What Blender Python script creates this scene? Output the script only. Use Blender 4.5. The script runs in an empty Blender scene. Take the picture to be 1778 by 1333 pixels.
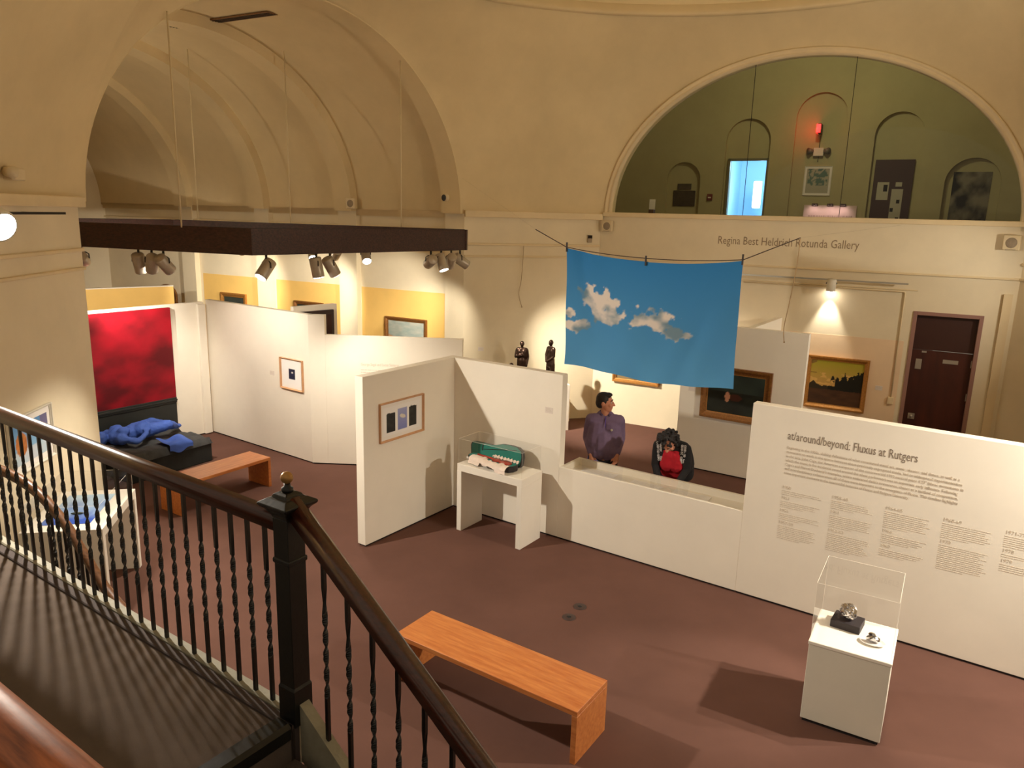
import bpy, bmesh, math, random
import numpy as np
from mathutils import Vector, Matrix, Euler

random.seed(7)
SC = bpy.context.scene
COL = SC.collection
pi = math.pi

# ------------------------------------------------------------------ camera
FPX, PITCH, ROLL, EYE = 1303.0, 0.2197, 0.0268, 4.0
cam_d = bpy.data.cameras.new('camera')
cam = bpy.data.objects.new('camera', cam_d)
COL.objects.link(cam)
cam_d.sensor_fit = 'HORIZONTAL'
cam_d.sensor_width = 36.0
cam_d.lens = FPX * 36.0 / 1778.0
cam_d.clip_start = 0.05
cam_d.clip_end = 200
_c, _s = math.cos(PITCH), math.sin(PITCH)
_F = Vector((0, _c, -_s)); _R = Vector((1, 0, 0)); _U = _R.cross(_F)
_R2 = _R * math.cos(ROLL) + _U * math.sin(ROLL)
_U2 = -_R * math.sin(ROLL) + _U * math.cos(ROLL)
M = Matrix.Identity(4)
for i in range(3):
    M[i][0] = _R2[i]; M[i][1] = _U2[i]; M[i][2] = -_F[i]
M[0][3], M[1][3], M[2][3] = 0, 0, EYE
cam.matrix_world = M
SC.camera = cam

# ------------------------------------------------------------------ world and exposure
def srgb(r, g, b):
    f = lambda c: (c / 255 / 12.92) if c / 255 <= .04045 else ((c / 255 + .055) / 1.055) ** 2.4
    return (f(r), f(g), f(b))
world = bpy.data.worlds.new('world'); SC.world = world
world.use_nodes = True
world.node_tree.nodes['Background'].inputs[0].default_value = (1.0, .84, .62, 1)
world.node_tree.nodes['Background'].inputs[1].default_value = 0.30
SC.view_settings.view_transform = 'Standard'
SC.view_settings.look = 'None'
SC.view_settings.gamma = 1
SC.view_settings.use_curve_mapping = False
SC.view_settings.exposure = 0.28
WARM = (1.0, .92, .79)
WARMW = (1.0, .80, .58)

# ------------------------------------------------------------------ materials
MATS = {}
def mat(name, rgb, rough=.6, var=0.0, scale=4.0, bump=0.0, bscale=80.0, metal=0.0, spec=.5, var_rgb=None, stretch=None, coat=0.0):
    if name in MATS: return MATS[name]
    m = bpy.data.materials.new(name); m.use_nodes = True
    nt = m.node_tree; b = nt.nodes['Principled BSDF']
    b.inputs['Base Color'].default_value = (*rgb, 1)
    b.inputs['Roughness'].default_value = rough
    b.inputs['Metallic'].default_value = metal
    b.inputs['Specular IOR Level'].default_value = spec
    b.inputs['Coat Weight'].default_value = coat
    b.inputs['Coat Roughness'].default_value = .15
    tc = nt.nodes.new('ShaderNodeTexCoord')
    src = tc.outputs['Object']
    if stretch:
        mp = nt.nodes.new('ShaderNodeMapping'); mp.inputs['Scale'].default_value = stretch
        nt.links.new(src, mp.inputs[0]); src = mp.outputs[0]
    if var or var_rgb:
        n = nt.nodes.new('ShaderNodeTexNoise'); n.inputs['Scale'].default_value = scale
        n.inputs['Detail'].default_value = 5; n.inputs['Roughness'].default_value = .62
        nt.links.new(src, n.inputs['Vector'])
        r = nt.nodes.new('ShaderNodeValToRGB')
        lo = var_rgb or tuple(c * (1 - var) for c in rgb)
        hi = tuple(min(1, c * (1 + var)) for c in rgb)
        r.color_ramp.elements[0].position = .32; r.color_ramp.elements[1].position = .68
        r.color_ramp.elements[0].color = (*lo, 1); r.color_ramp.elements[1].color = (*hi, 1)
        nt.links.new(n.outputs['Fac'], r.inputs[0]); nt.links.new(r.outputs[0], b.inputs['Base Color'])
    if bump:
        n2 = nt.nodes.new('ShaderNodeTexNoise'); n2.inputs['Scale'].default_value = bscale
        n2.inputs['Detail'].default_value = 3
        nt.links.new(tc.outputs['Object'], n2.inputs['Vector'])
        bp = nt.nodes.new('ShaderNodeBump'); bp.inputs['Strength'].default_value = bump; bp.inputs['Distance'].default_value = .01
        nt.links.new(n2.outputs['Fac'], bp.inputs['Height']); nt.links.new(bp.outputs[0], b.inputs['Normal'])
    MATS[name] = m
    return m
def emit(name, rgb, strength):
    if name in MATS: return MATS[name]
    m = bpy.data.materials.new(name); m.use_nodes = True
    b = m.node_tree.nodes['Principled BSDF']
    b.inputs['Base Color'].default_value = (*rgb, 1)
    b.inputs['Emission Color'].default_value = (*rgb, 1)
    b.inputs['Emission Strength'].default_value = strength
    MATS[name] = m
    return m
def attr_mat(name, rough=.7, spec=.3):
    if name in MATS: return MATS[name]
    m = bpy.data.materials.new(name); m.use_nodes = True
    b = m.node_tree.nodes['Principled BSDF']
    a = m.node_tree.nodes.new('ShaderNodeAttribute'); a.attribute_name = 'Col'
    m.node_tree.links.new(a.outputs['Color'], b.inputs['Base Color'])
    b.inputs['Roughness'].default_value = rough; b.inputs['Specular IOR Level'].default_value = spec
    MATS[name] = m
    return m
def clear_mat(name, tint, gloss=.06, rough=.0):
    """thin clear sheet: mostly transparent, with a fresnel reflection"""
    if name in MATS: return MATS[name]
    m = bpy.data.materials.new(name); m.use_nodes = True
    nt = m.node_tree; nt.nodes.remove(nt.nodes['Principled BSDF'])
    out = nt.nodes['Material Output']
    t = nt.nodes.new('ShaderNodeBsdfTransparent'); t.inputs[0].default_value = (*tint, 1)
    g = nt.nodes.new('ShaderNodeBsdfGlossy'); g.inputs['Roughness'].default_value = rough
    fr = nt.nodes.new('ShaderNodeLayerWeight'); fr.inputs[0].default_value = .5
    pw = nt.nodes.new('ShaderNodeMath'); pw.operation = 'POWER'; pw.inputs[1].default_value = 4.0
    mx = nt.nodes.new('ShaderNodeMixShader')
    mu = nt.nodes.new('ShaderNodeMath'); mu.operation = 'MULTIPLY_ADD'; mu.inputs[1].default_value = .55; mu.inputs[2].default_value = gloss
    nt.links.new(fr.outputs['Facing'], pw.inputs[0]); nt.links.new(pw.outputs[0], mu.inputs[0]); nt.links.new(mu.outputs[0], mx.inputs[0])
    nt.links.new(t.outputs[0], mx.inputs[1]); nt.links.new(g.outputs[0], mx.inputs[2])
    nt.links.new(mx.outputs[0], out.inputs[0])
    MATS[name] = m
    return m

PLASTER = mat('plaster_cream', srgb(228, 214, 184), .75, .05, 1.2, .05, 60)
VAULT = mat('plaster_vault', srgb(216, 196, 154), .8, .07, .9, .06, 40)
TRIM = mat('painted_trim', srgb(224, 204, 164), .6, .05, 2)
WHITE = mat('partition_white', srgb(238, 229, 213), .65, .03, 1.5, .03, 90)
WHITE2 = mat('plinth_white', srgb(236, 228, 214), .5, .02, 2)
GREYP = mat('plinth_grey_white', srgb(222, 216, 200), .55, .03, 2)
YELLOW = mat('paint_yellow', srgb(238, 196, 112), .7, .04, 2)
PEACH = mat('paint_peach', srgb(232, 204, 168), .7, .03, 2)
CARPET = mat('carpet_brown', srgb(104, 74, 64), .95, .10, 1.1, .35, 420, spec=.1)
LCARPET = mat('carpet_landing', srgb(108, 95, 86), .95, .10, 3, .4, 320, spec=.1)
DARK = mat('recess_dark', srgb(34, 26, 22), .9)
WOODB = mat('bench_beech', srgb(206, 132, 72), .33, .0, 3.2, .03, 30, var_rgb=srgb(178, 100, 50), stretch=(1, 9, 9), coat=.25)
RAILW = mat('rail_mahogany', srgb(84, 40, 25), .28, .0, 5, .03, 60, var_rgb=srgb(52, 24, 15), stretch=(1, 12, 12), coat=.6)
RAILT = mat('rail_tan', srgb(118, 78, 48), .4, .0, 5, .03, 60, var_rgb=srgb(84, 52, 30), stretch=(1, 10, 10))
RAILL = mat('rail_oak', srgb(198, 108, 52), .45, .0, 5, .03, 60, var_rgb=srgb(126, 64, 28), stretch=(1, 10, 10), coat=.12)
IRON = mat('iron_black', srgb(20, 18, 16), .32, .15, 20, .1, 60, spec=.6)
PANEL = mat('newel_black', srgb(18, 18, 15), .38, .2, 9, .08, 40)
BRASS = mat('brass_ball', srgb(178, 134, 78), .38, .12, 30, metal=.45)
STONE = mat('curb_stone', srgb(150, 144, 124), .7, .12, 12, .1, 60)
BEAM = mat('beam_walnut', srgb(74, 41, 33), .55, .0, 6, .05, 50, var_rgb=srgb(36, 20, 17), stretch=(1, 8, 8))
CAN = mat('spot_brushed_grey', srgb(176, 164, 148), .38, .05, 20, metal=.35)
BLACKM = mat('metal_black', srgb(20, 18, 18), .4)
LENS = emit('lamp_lens', (1.0, .90, .76), 30)
LENSD = emit('lamp_lens_soft', (1.0, .88, .70), 7)
ROD = mat('rod_cream', srgb(214, 196, 156), .5)
GILT = mat('gilt_frame', srgb(176, 122, 58), .42, .18, 40, .3, 120, metal=.45)
GILTD = mat('gilt_frame_dark', srgb(140, 92, 44), .45, .25, 40, .3, 120, metal=.4)
BEECH = mat('frame_beech', srgb(206, 158, 116), .5, .08, 20)
MATB = mat('mat_board', srgb(238, 232, 224), .8)
FRAMEW = mat('frame_pale', srgb(226, 220, 204), .5)
BRONZE = mat('bronze_dark', srgb(58, 42, 33), .3, .25, 12, metal=.85)
DOORW = mat('door_walnut', srgb(78, 36, 26), .4, .0, 6, .02, 60, var_rgb=srgb(58, 26, 20), stretch=(1, 1, .2))
DOORF = mat('door_frame_paint', srgb(150, 112, 100), .5)
STEEL = mat('steel_plate', srgb(190, 184, 172), .35, metal=.7)
CLEAR = clear_mat('acrylic_clear', (.985, .985, .98), .035)
GLASS = clear_mat('window_glass', (.80, .82, .76), .030)
GREYT = mat('lettering_grey', srgb(134, 119, 104), .6)
GREYT2 = mat('lettering_grey_light', srgb(205, 191, 172), .6)

# ------------------------------------------------------------------ geometry helpers
class MB:
    """collects boxes, tubes, prisms and lathes; build() links them as ONE mesh object"""
    def __init__(s): s.v = []; s.f = []; s.sm = []
    def add(s, vs, fs, smooth=False):
        o = len(s.v); s.v += [tuple(x) for x in vs]; s.f += [tuple(i + o for i in f) for f in fs]; s.sm += [smooth] * len(fs)
        return s
    def box(s, x0, x1, y0, y1, z0, z1):
        vs = [(x, y, z) for z in (z0, z1) for y in (y0, y1) for x in (x0, x1)]
        return s.add(vs, [(0, 2, 3, 1), (4, 5, 7, 6), (0, 1, 5, 4), (2, 6, 7, 3), (0, 4, 6, 2), (1, 3, 7, 5)])
    def prism(s, poly, z0, z1):
        n = len(poly)
        vs = [(x, y, z0) for x, y in poly] + [(x, y, z1) for x, y in poly]
        return s.add(vs, [tuple(range(n))[::-1], tuple(range(n, 2 * n))] + [(i, (i + 1) % n, n + (i + 1) % n, n + i) for i in range(n)])
    def prism_xz(s, poly, y0, y1):
        n = len(poly)
        vs = [(x, y0, z) for x, z in poly] + [(x, y1, z) for x, z in poly]
        return s.add(vs, [tuple(range(n)), tuple(range(n, 2 * n))[::-1]] + [(i, n + i, n + (i + 1) % n, (i + 1) % n) for i in range(n)])
    def tube(s, pts, r, k=8, cap=True):
        pts = [Vector(p) for p in pts]; n = len(pts)
        rs = r if isinstance(r, (list, tuple)) else [r] * n
        vs = []; up = None
        for i, p in enumerate(pts):
            t = (pts[min(i + 1, n - 1)] - pts[max(i - 1, 0)]).normalized()
            if up is None:
                up = Vector((0, 0, 1)) if abs(t.z) < .9 else Vector((1, 0, 0))
            x = t.cross(up).normalized(); y = x.cross(t).normalized(); up = y
            for j in range(k):
                a = 2 * pi * j / k
                vs.append(p + x * math.cos(a) * rs[i] + y * math.sin(a) * rs[i])
        fs = [(i * k + j, i * k + (j + 1) % k, (i + 1) * k + (j + 1) % k, (i + 1) * k + j) for i in range(n - 1) for j in range(k)]
        if cap: fs += [tuple(range(k))[::-1], tuple((n - 1) * k + j for j in range(k))]
        return s.add(vs, fs, k > 5)
    def profile(s, pts, prof, closed=False):
        """sweep a 2D profile (side, up) along pts, side is horizontal"""
        pts = [Vector(p) for p in pts]; n = len(pts); k = len(prof); vs = []
        for i, p in enumerate(pts):
            t = (pts[min(i + 1, n - 1)] - pts[max(i - 1, 0)]).normalized()
            h = Vector((t.x, t.y, 0)).normalized(); side = Vector((h.y, -h.x, 0)); up = side.cross(t).normalized()
            for a, b in prof: vs.append(p + side * a + up * b)
        fs = [(i * k + j, i * k + (j + 1) % k, (i + 1) * k + (j + 1) % k, (i + 1) * k + j) for i in range(n - 1) for j in range(k)]
        fs += [tuple(range(k))[::-1], tuple((n - 1) * k + j for j in range(k))]
        return s.add(vs, fs, True)
    def lathe(s, prof, k=20, c=(0, 0)):
        n = len(prof)
        vs = [(c[0] + r * math.cos(2 * pi * j / k), c[1] + r * math.sin(2 * pi * j / k), z) for r, z in prof for j in range(k)]
        fs = [(i * k + j, i * k + (j + 1) % k, (i + 1) * k + (j + 1) % k, (i + 1) * k + j) for i in range(n - 1) for j in range(k)]
        fs += [tuple(range(k))[::-1], tuple((n - 1) * k + j for j in range(k))]
        return s.add(vs, fs, True)
    def ball(s, c, r, k=12, sc=(1, 1, 1)):
        vs = [(c[0], c[1], c[2] - r * sc[2])]; m = k // 2
        for i in range(1, m):
            a = -pi / 2 + pi * i / m
            for j in range(k):
                b = 2 * pi * j / k
                vs.append((c[0] + r * sc[0] * math.cos(a) * math.cos(b), c[1] + r * sc[1] * math.cos(a) * math.sin(b), c[2] + r * sc[2] * math.sin(a)))
        vs.append((c[0], c[1], c[2] + r * sc[2])); L = len(vs) - 1
        fs = [(0, 1 + (j + 1) % k, 1 + j) for j in range(k)] + [(L, 1 + (m - 2) * k + j, 1 + (m - 2) * k + (j + 1) % k) for j in range(k)]
        fs += [(1 + i * k + j, 1 + i * k + (j + 1) % k, 1 + (i + 1) * k + (j + 1) % k, 1 + (i + 1) * k + j) for i in range(m - 2) for j in range(k)]
        return s.add(vs, fs, True)
    def grid(s, P, nx, ny, smooth=True):
        """P(i,j) -> point"""
        vs = [P(i, j) for j in range(ny + 1) for i in range(nx + 1)]
        return s.add(vs, [(j * (nx + 1) + i, j * (nx + 1) + i + 1, (j + 1) * (nx + 1) + i + 1, (j + 1) * (nx + 1) + i) for j in range(ny) for i in range(nx)], smooth)
    def mesh(s, name, m=None, bevel=0, fix=True):
        me = bpy.data.meshes.new(name); me.from_pydata(s.v, [], s.f)
        me.polygons.foreach_set('use_smooth', s.sm)
        if m: me.materials.append(m)
        bm = bmesh.new(); bm.from_mesh(me)
        if fix: bmesh.ops.recalc_face_normals(bm, faces=bm.faces)
        if bevel:
            es = [e for e in bm.edges if len(e.link_faces) == 2 and e.calc_face_angle(0) > .5]
            bmesh.ops.bevel(bm, geom=es, offset=bevel, segments=1, profile=.5, affect='EDGES', clamp_overlap=True)
        bm.to_mesh(me); bm.free(); me.update()
        return me
    def build(s, name, m=None, parent=None, bevel=0, fix=True):
        return obj(name, s.mesh(name, m, bevel, fix), parent)
def obj(name, me, parent=None):
    o = bpy.data.objects.new(name, me); COL.objects.link(o)
    if parent: o.parent = parent
    return o
def tag(o, label, cat, group=None):
    o['label'] = label; o['category'] = cat
    if group: o['group'] = group
    return o
def thing(name, label, cat, loc=(0, 0, 0), rotz=0, group=None):
    o = bpy.data.objects.new(name, None); COL.objects.link(o); o.empty_display_size = .1
    o.location = loc; o.rotation_euler = (0, 0, rotz)
    return tag(o, label, cat, group)
def struct(o, label=None):
    o['kind'] = 'structure'
    if label: o['label'] = label
    return o
def light(name, kind, loc, target, power, size=.08, color=WARM, angle=70, blend=.6, parent=None):
    d = bpy.data.lights.new(name, kind); d.energy = power; d.color = color
    if kind == 'SPOT':
        d.spot_size = math.radians(angle); d.spot_blend = blend; d.shadow_soft_size = size
    elif kind == 'POINT': d.shadow_soft_size = size
    else: d.size = size
    o = bpy.data.objects.new(name, d); COL.objects.link(o)
    v = Vector(target) - Vector(loc)
    o.location = loc; o.rotation_euler = v.to_track_quat('-Z', 'Y').to_euler()
    return o
# value noise for printed pictures
_rng = np.random.RandomState(3)
_NG = _rng.rand(64, 64)
def vnoise(x, y):
    xi = np.floor(x).astype(int); yi = np.floor(y).astype(int); fx = x - xi; fy = y - yi
    fx = fx * fx * (3 - 2 * fx); fy = fy * fy * (3 - 2 * fy)
    g = lambda a, b: _NG[a % 64, b % 64]
    return (g(xi, yi) * (1 - fx) + g(xi + 1, yi) * fx) * (1 - fy) + (g(xi, yi + 1) * (1 - fx) + g(xi + 1, yi + 1) * fx) * fy
def fbm(x, y, o=4):
    v = 0; a = .5
    for k in range(o):
        v = v + a * vnoise(x * 2 ** k + 17 * k, y * 2 ** k + 5 * k); a *= .5
    return v / (1 - .5 ** o)
def lerp(a, b, t):
    t = np.clip(t, 0, 1)[..., None]
    return np.array(a) * (1 - t) + np.array(b) * t
def picture(name, w, h, nx, ny, fn, parent=None, m=None, warp=None, y=0.0, flip=False, loc=None):
    """flat printed sheet, local x in [-w/2,w/2], z in [0,h], facing -y; fn(u,v)->linear rgb arrays"""
    us = np.linspace(0, 1, nx + 1); vs_ = np.linspace(0, 1, ny + 1)
    U, V = np.meshgrid(us, vs_)
    C = fn(U, V).reshape(-1, 3)
    pts = []
    for j in range(ny + 1):
        for i in range(nx + 1):
            if warp: pts.append(warp(us[i], vs_[j]))
            else: pts.append(((us[i] - .5) * w, y, vs_[j] * h))
    fs = [(j * (nx + 1) + i, j * (nx + 1) + i + 1, (j + 1) * (nx + 1) + i + 1, (j + 1) * (nx + 1) + i) for j in range(ny) for i in range(nx)]
    me = bpy.data.meshes.new(name); me.from_pydata(pts, [], fs)
    at = me.color_attributes.new('Col', 'FLOAT_COLOR', 'POINT')
    at.data.foreach_set('color', np.hstack([C, np.ones((len(C), 1))]).astype(np.float32).ravel())
    me.polygons.foreach_set('use_smooth', [True] * len(fs))
    me.materials.append(m or attr_mat('printed_picture')); me.update()
    return obj(name, me, parent)
def text_mesh(name, body, size, m, parent, loc, rot=(pi / 2, 0, 0), width=None, align='LEFT', space=1.0, extrude=0.0008):
    c = bpy.data.curves.new(name, 'FONT'); c.body = body; c.size = size; c.align_x = align; c.space_character = space
    c.extrude = extrude; c.resolution_u = 2
    o = bpy.data.objects.new(name + '_tmp', c); COL.objects.link(o)
    dg = bpy.context.evaluated_depsgraph_get()
    me = bpy.data.meshes.new_from_object(o.evaluated_get(dg))
    bpy.data.objects.remove(o); bpy.data.curves.remove(c)
    me.name = name; me.materials.clear(); me.materials.append(m)
    if width:
        xs = [v.co.x for v in me.vertices]; k = width / (max(xs) - min(xs))
        for v in me.vertices: v.co.x *= k
    ob = obj(name, me, parent); ob.location = loc; ob.rotation_euler = rot
    return ob
# organic bodies: capsules and ellipsoids fused by a voxel remesh into one surface
def _capsule(mb, p0, r0, p1, r1, k=12):
    p0, p1 = Vector(p0), Vector(p1); d = (p1 - p0)
    if d.length < 1e-5: d = Vector((0, 0, 1e-4))
    t = d.normalized(); pts, rs = [], []
    for a in (-90, -60, -30): pts.append(p0 + t * r0 * math.sin(math.radians(a))); rs.append(max(.0005, r0 * math.cos(math.radians(a))))
    pts.append(p0); rs.append(r0); pts.append(p1); rs.append(r1)
    for a in (30, 60, 90): pts.append(p1 + t * r1 * math.sin(math.radians(a))); rs.append(max(.0005, r1 * math.cos(math.radians(a))))
    mb.tube(pts, rs, k)
def organic(name, prims, m, parent=None, voxel=.009, smooth=4, disp=None):
    mb = MB()
    for q in prims:
        if q[0] == 'c': _capsule(mb, *q[1:5])
        else:
            c, r = q[1], q[2]
            sub = MB(); sub.ball((0, 0, 0), 1, 16, r)
            R = q[3].to_matrix() if len(q) > 3 else Matrix.Identity(3)
            mb.add([R @ Vector(v) + Vector(c) for v in sub.v], sub.f, True)
    me = mb.mesh(name + '_src', m)
    o = obj(name, me)
    r = o.modifiers.new('r', 'REMESH'); r.mode = 'VOXEL'; r.voxel_size = voxel; r.use_smooth_shade = True
    if smooth:
        s = o.modifiers.new('s', 'SMOOTH'); s.factor = .5; s.iterations = smooth
    if disp:
        tx = bpy.data.textures.new(name + '_t', 'CLOUDS'); tx.noise_scale = disp[1]; tx.noise_depth = 2
        dm = o.modifiers.new('d', 'DISPLACE'); dm.texture = tx; dm.strength = disp[0]; dm.texture_coords = 'LOCAL'; dm.mid_level = .5
    dg = bpy.context.evaluated_depsgraph_get()
    me2 = bpy.data.meshes.new_from_object(o.evaluated_get(dg))
    o.modifiers.clear(); o.data = me2; me2.name = name; bpy.data.meshes.remove(me)
    me2.materials.clear(); me2.materials.append(m)
    me2.polygons.foreach_set('use_smooth', [True] * len(me2.polygons))
    if parent: o.parent = parent
    return o

# ------------------------------------------------------------------ plan of the place (metres, camera over the origin)
TH = math.radians(-28.3)                       # rotunda axis
D = Vector((math.cos(TH), math.sin(TH), 0)); N = Vector((-math.sin(TH), math.cos(TH), 0))
C1 = Vector((1.64, 14.95, 0)); C2 = Vector((-.96, 14.17, 0)); C3 = Vector((-5.2, 9.1, 0)); C4 = Vector((-4.96, 6.31, 0))
C0 = C1 + D * 6.96
CR = C0 + Vector((math.cos(TH - pi / 4), math.sin(TH - pi / 4), 0)) * 2.8
T3 = math.atan2(C2.y - C3.y, C2.x - C3.x); TD = Vector((math.cos(T3), math.sin(T3), 0))
ALEN = (C2 - C3).length
PA = -.6043                                    # partitions, benches and stairs
E0 = Vector((-.78, 9.91, 0)); E1 = Vector((math.cos(PA), math.sin(PA), 0)); E2 = Vector((-math.sin(PA), math.cos(PA), 0))
def LW(s, off=0, z=0): v = C1 + D * s + N * off; return Vector((v.x, v.y, z))
def BW(s, off=0, z=0): v = C2 + D * s + N * off; return Vector((v.x, v.y, z))
def FX(s, t=0, z=0): v = E0 + E1 * s + E2 * t; return Vector((v.x, v.y, z))
Z0 = 4.07                                      # springing of the arches

# ================================================================== THE SETTING
def oslab(mb, P0, P1, z0, z1, t0, t1):
    """upright slab from P0 to P1, spanning t0..t1 along the left-hand normal"""
    P0, P1 = Vector(P0), Vector(P1); d = (P1 - P0); d.z = 0; d.normalize(); n = Vector((-d.y, d.x, 0))
    vs = []
    for z in (z0, z1):
        for p, t in ((P0, t0), (P1, t0), (P1, t1), (P0, t1)):
            q = p + n * t; vs.append((q.x, q.y, z))
    mb.add(vs, [(0, 3, 2, 1), (4, 5, 6, 7), (0, 1, 5, 4), (1, 2, 6, 5), (2, 3, 7, 6), (3, 0, 4, 7)])
    return mb
def wall(name, P0, P1, z0, z1, t0=0, t1=.3, m=PLASTER):
    return struct(oslab(MB(), P0, P1, z0, z1, t0, t1).build(name, m))

struct(MB().box(-18, 14, -4, 27, -.15, 0).build('floor', CARPET))

# --- lower walls of the rotunda
PN = C3 + (C4 - C3) * 2.2
wall('wall_left', PN, C3, 0, Z0)
wall('wall_left_return', C3 - D * .45, C3, 0, Z0, 0, -.3)
wall('wall_chamfer', C2, C1, 0, Z0)
DS0, DS1, DZ = 5.58, 6.57, 2.66                # door opening in the lunette wall
lw = MB()
oslab(lw, LW(0), LW(DS0), 0, Z0, 0, .3); oslab(lw, LW(DS1), LW(6.96), 0, Z0, 0, .3); oslab(lw, LW(DS0), LW(DS1), DZ, Z0, 0, .3)
W_LUN = struct(lw.build('wall_lunette', PLASTER))
wall('wall_right', C0, CR, 0, Z0)
CS = CR + (-N) * 7.5
wall('wall_right_side', CR, CS, 0, Z0)
# pilaster strip at the right end of the lunette wall, narrow corner trim
tr = MB(); oslab(tr, LW(6.78), LW(6.90), 0, 3.02, -.05, .0); struct(tr.build('trim_1', TRIM))
# peach painted band behind the right-hand landscape
pb = MB(); oslab(pb, LW(3.3), LW(5.5), 0, 2.15, -.004, .0); pbo = pb.build('painted_band', PEACH, W_LUN)
# string mouldings on the chamfer and on the left pier
n_tr = 2
def moulding(P0, P1, z0, z1, proj, m=TRIM):
    global n_tr
    mb = oslab(MB(), P0, P1, z0, z1, -proj, .02)
    o = struct(mb.build('trim_%d' % n_tr, m, None, .008)); n_tr += 1
    return o
for (P0, P1) in ((C2, C1), (PN, C3), (C0, CR)):
    moulding(P0, P1, 3.97, 4.09, .10)
    moulding(P0, P1, 3.455, 3.50, .035)
    moulding(P0, P1, 3.235, 3.275, .035)
moulding(LW(-.0), LW(6.96), 3.235, 3.27, .03)
moulding(LW(1.6), LW(5.6), 2.98, 3.0, .012)

# --- arches
def ell(u, a, b): return b * math.sqrt(max(0, 1 - (u / a) ** 2))
ACX = ALEN / 2
def arch_pt(w, off, a, b, z0=4.02):
    """w in [-1,1] from the left to the right springing, off = distance into the barrel"""
    ang = pi * (1 - (w + 1) / 2)
    p = C3 + TD * (ACX + a * math.cos(ang)) - D * off
    return Vector((p.x, p.y, z0 + b * math.sin(ang)))
NA = 56
def arch_band(name, o0, o1, a, b, av, bv, m):
    """rib: soffit at (a,b), front and back faces up to the vault at (av,bv)"""
    mb = MB()
    W = [-1 + 2 * i / NA for i in range(NA + 1)]
    mb.grid(lambda i, j: arch_pt(W[i], (o0, o1)[j], a, b), NA, 1)
    mb.grid(lambda i, j: arch_pt(W[i], o0, (a, av)[j], (b, bv)[j]), NA, 1)
    mb.grid(lambda i, j: arch_pt(W[i], o1, (a, av)[j], (b, bv)[j]), NA, 1)
    return struct(mb.build(name, m, fix=False))
AV, BV = 3.36, 3.02
mb = MB(); W_ = [-1 + 2 * i / NA for i in range(NA + 1)]
mb.grid(lambda i, j: arch_pt(W_[i], -.02 + j * 10.9 / 12, AV, BV), NA, 12)
struct(mb.build('ceiling_barrel_vault', VAULT, fix=False))
arch_band('trim_arch_front', 0, .42, 3.2, 2.98, AV, 3.12, VAULT)
for k, o in enumerate((2.57, 4.98, 7.4)):
    arch_band('trim_arch_rib_%d' % (k + 1), o, o + .44, 3.2, 2.84, AV, BV, VAULT)
# --- barrel side walls, pilasters, end wall
W_BAR = wall('wall_barrel_right', BW(-10.9), BW(0), 0, 4.03, .13, .4)
wall('wall_barrel_left', C3 - D * 10.9, C3 - D * .4, 0, 4.03, -.13, -.4)
eb = BW(-10.75, .3); wall('wall_barrel_end', eb - TD * 7.4, eb, 0, 7.6, 0, .3)
for k, (s0, s1) in enumerate(((-.42, 0), (-3.03, -2.57), (-5.40, -4.98), (-7.84, -7.4))):
    o = oslab(MB(), BW(s0), BW(s1), 0, 4.03, 0, .16).build('trim_pilaster_%d' % (k + 1), PLASTER); struct(o)
moulding(BW(-10.7), BW(-.02), 3.94, 4.06, -.02)
moulding(BW(-10.7), BW(-.02), 3.72, 3.75, -.09)
moulding(BW(-10.7), BW(-.02), 3.27, 3.30, -.09)
for s0, s1 in ((-7.3, -5.42), (-4.95, -3.05), (-2.55, -.44)):
    oslab(MB(), BW(s0), BW(s1), 0, 2.51, .124, .13).build('painted_panel', YELLOW, W_BAR)

# --- pendentives: lofted from the octagon and the arch rims up to the ring of the dome
RC, RR, RZ = Vector((2.0, 8.5, 0)), 5.1, 7.42
LC, LA, LB_, LZ = 3.51, 3.34, 2.62, 4.12       # lunette ellipse on the lunette wall
cols = []
def lin(P0, P1, n):
    for i in range(n): p = P0.lerp(P1, i / n); cols.append(Vector((p.x, p.y, Z0)))
lin(C4, C3, 8)
for i in range(NA): cols.append(arch_pt(W_[i], 0, 3.2, 2.98, Z0 - .03))
lin(C2, C1, 8)
cols.append(LW(0, 0, Z0))
for i in range(NA + 1):
    a = pi * (1 - i / NA); cols.append(LW(LC + (LA + .10) * math.cos(a), 0, LZ + (LB_ + .10) * math.sin(a)))
lin(C0, CR, 8)
# the two sides that stay out of view: right arm and the stair hall behind the camera
NL, NR = Vector((-3.9, 3.9, 0)), Vector((3.2, .2, 0))
def farch(P0, P1, n):
    L = (P1 - P0).length
    for i in range(n):
        u = -1 + 2 * i / n; p = P0.lerp(P1, i / n); cols.append(Vector((p.x, p.y, Z0 + 2.9 * math.sqrt(max(0, 1 - u * u)))))
R2 = CR - N * 6.0
lin(CR, R2, 12); lin(R2, NR, 6); farch(NR, NL, 24); lin(NL, C4, 6)
NV = 14
def loft(i, j):
    B = cols[i % len(cols)]; t = j / NV
    v = Vector((B.x - RC.x, B.y - RC.y, 0)).normalized() * RR + RC
    k = t ** 1.55; g = 1 - (1 - t) ** 1.12
    return Vector((B.x + (v.x - B.x) * k, B.y + (v.y - B.y) * k, B.z + (RZ - B.z) * g))
NC = len(cols); LP_ = [[loft(i, j) for j in range(NV + 1)] for i in range(NC)]
for j in range(1, NV):                        # round the corners of the octagon above the cornice
    for it in range(10 + 4 * j):
        row = [LP_[i][j] for i in range(NC)]
        for i in range(NC):
            a, b, c = row[i - 1], row[i], row[(i + 1) % NC]
            la, lc = (a - b).length + 1e-6, (c - b).length + 1e-6
            m = (a * lc + c * la) / (la + lc)
            LP_[i][j] = b.lerp(m, .5)
mb = MB(); mb.grid(lambda i, j: LP_[i % NC][j], NC, NV)
struct(mb.build('ceiling_pendentive', VAULT, fix=False))
mb = MB()
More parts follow.
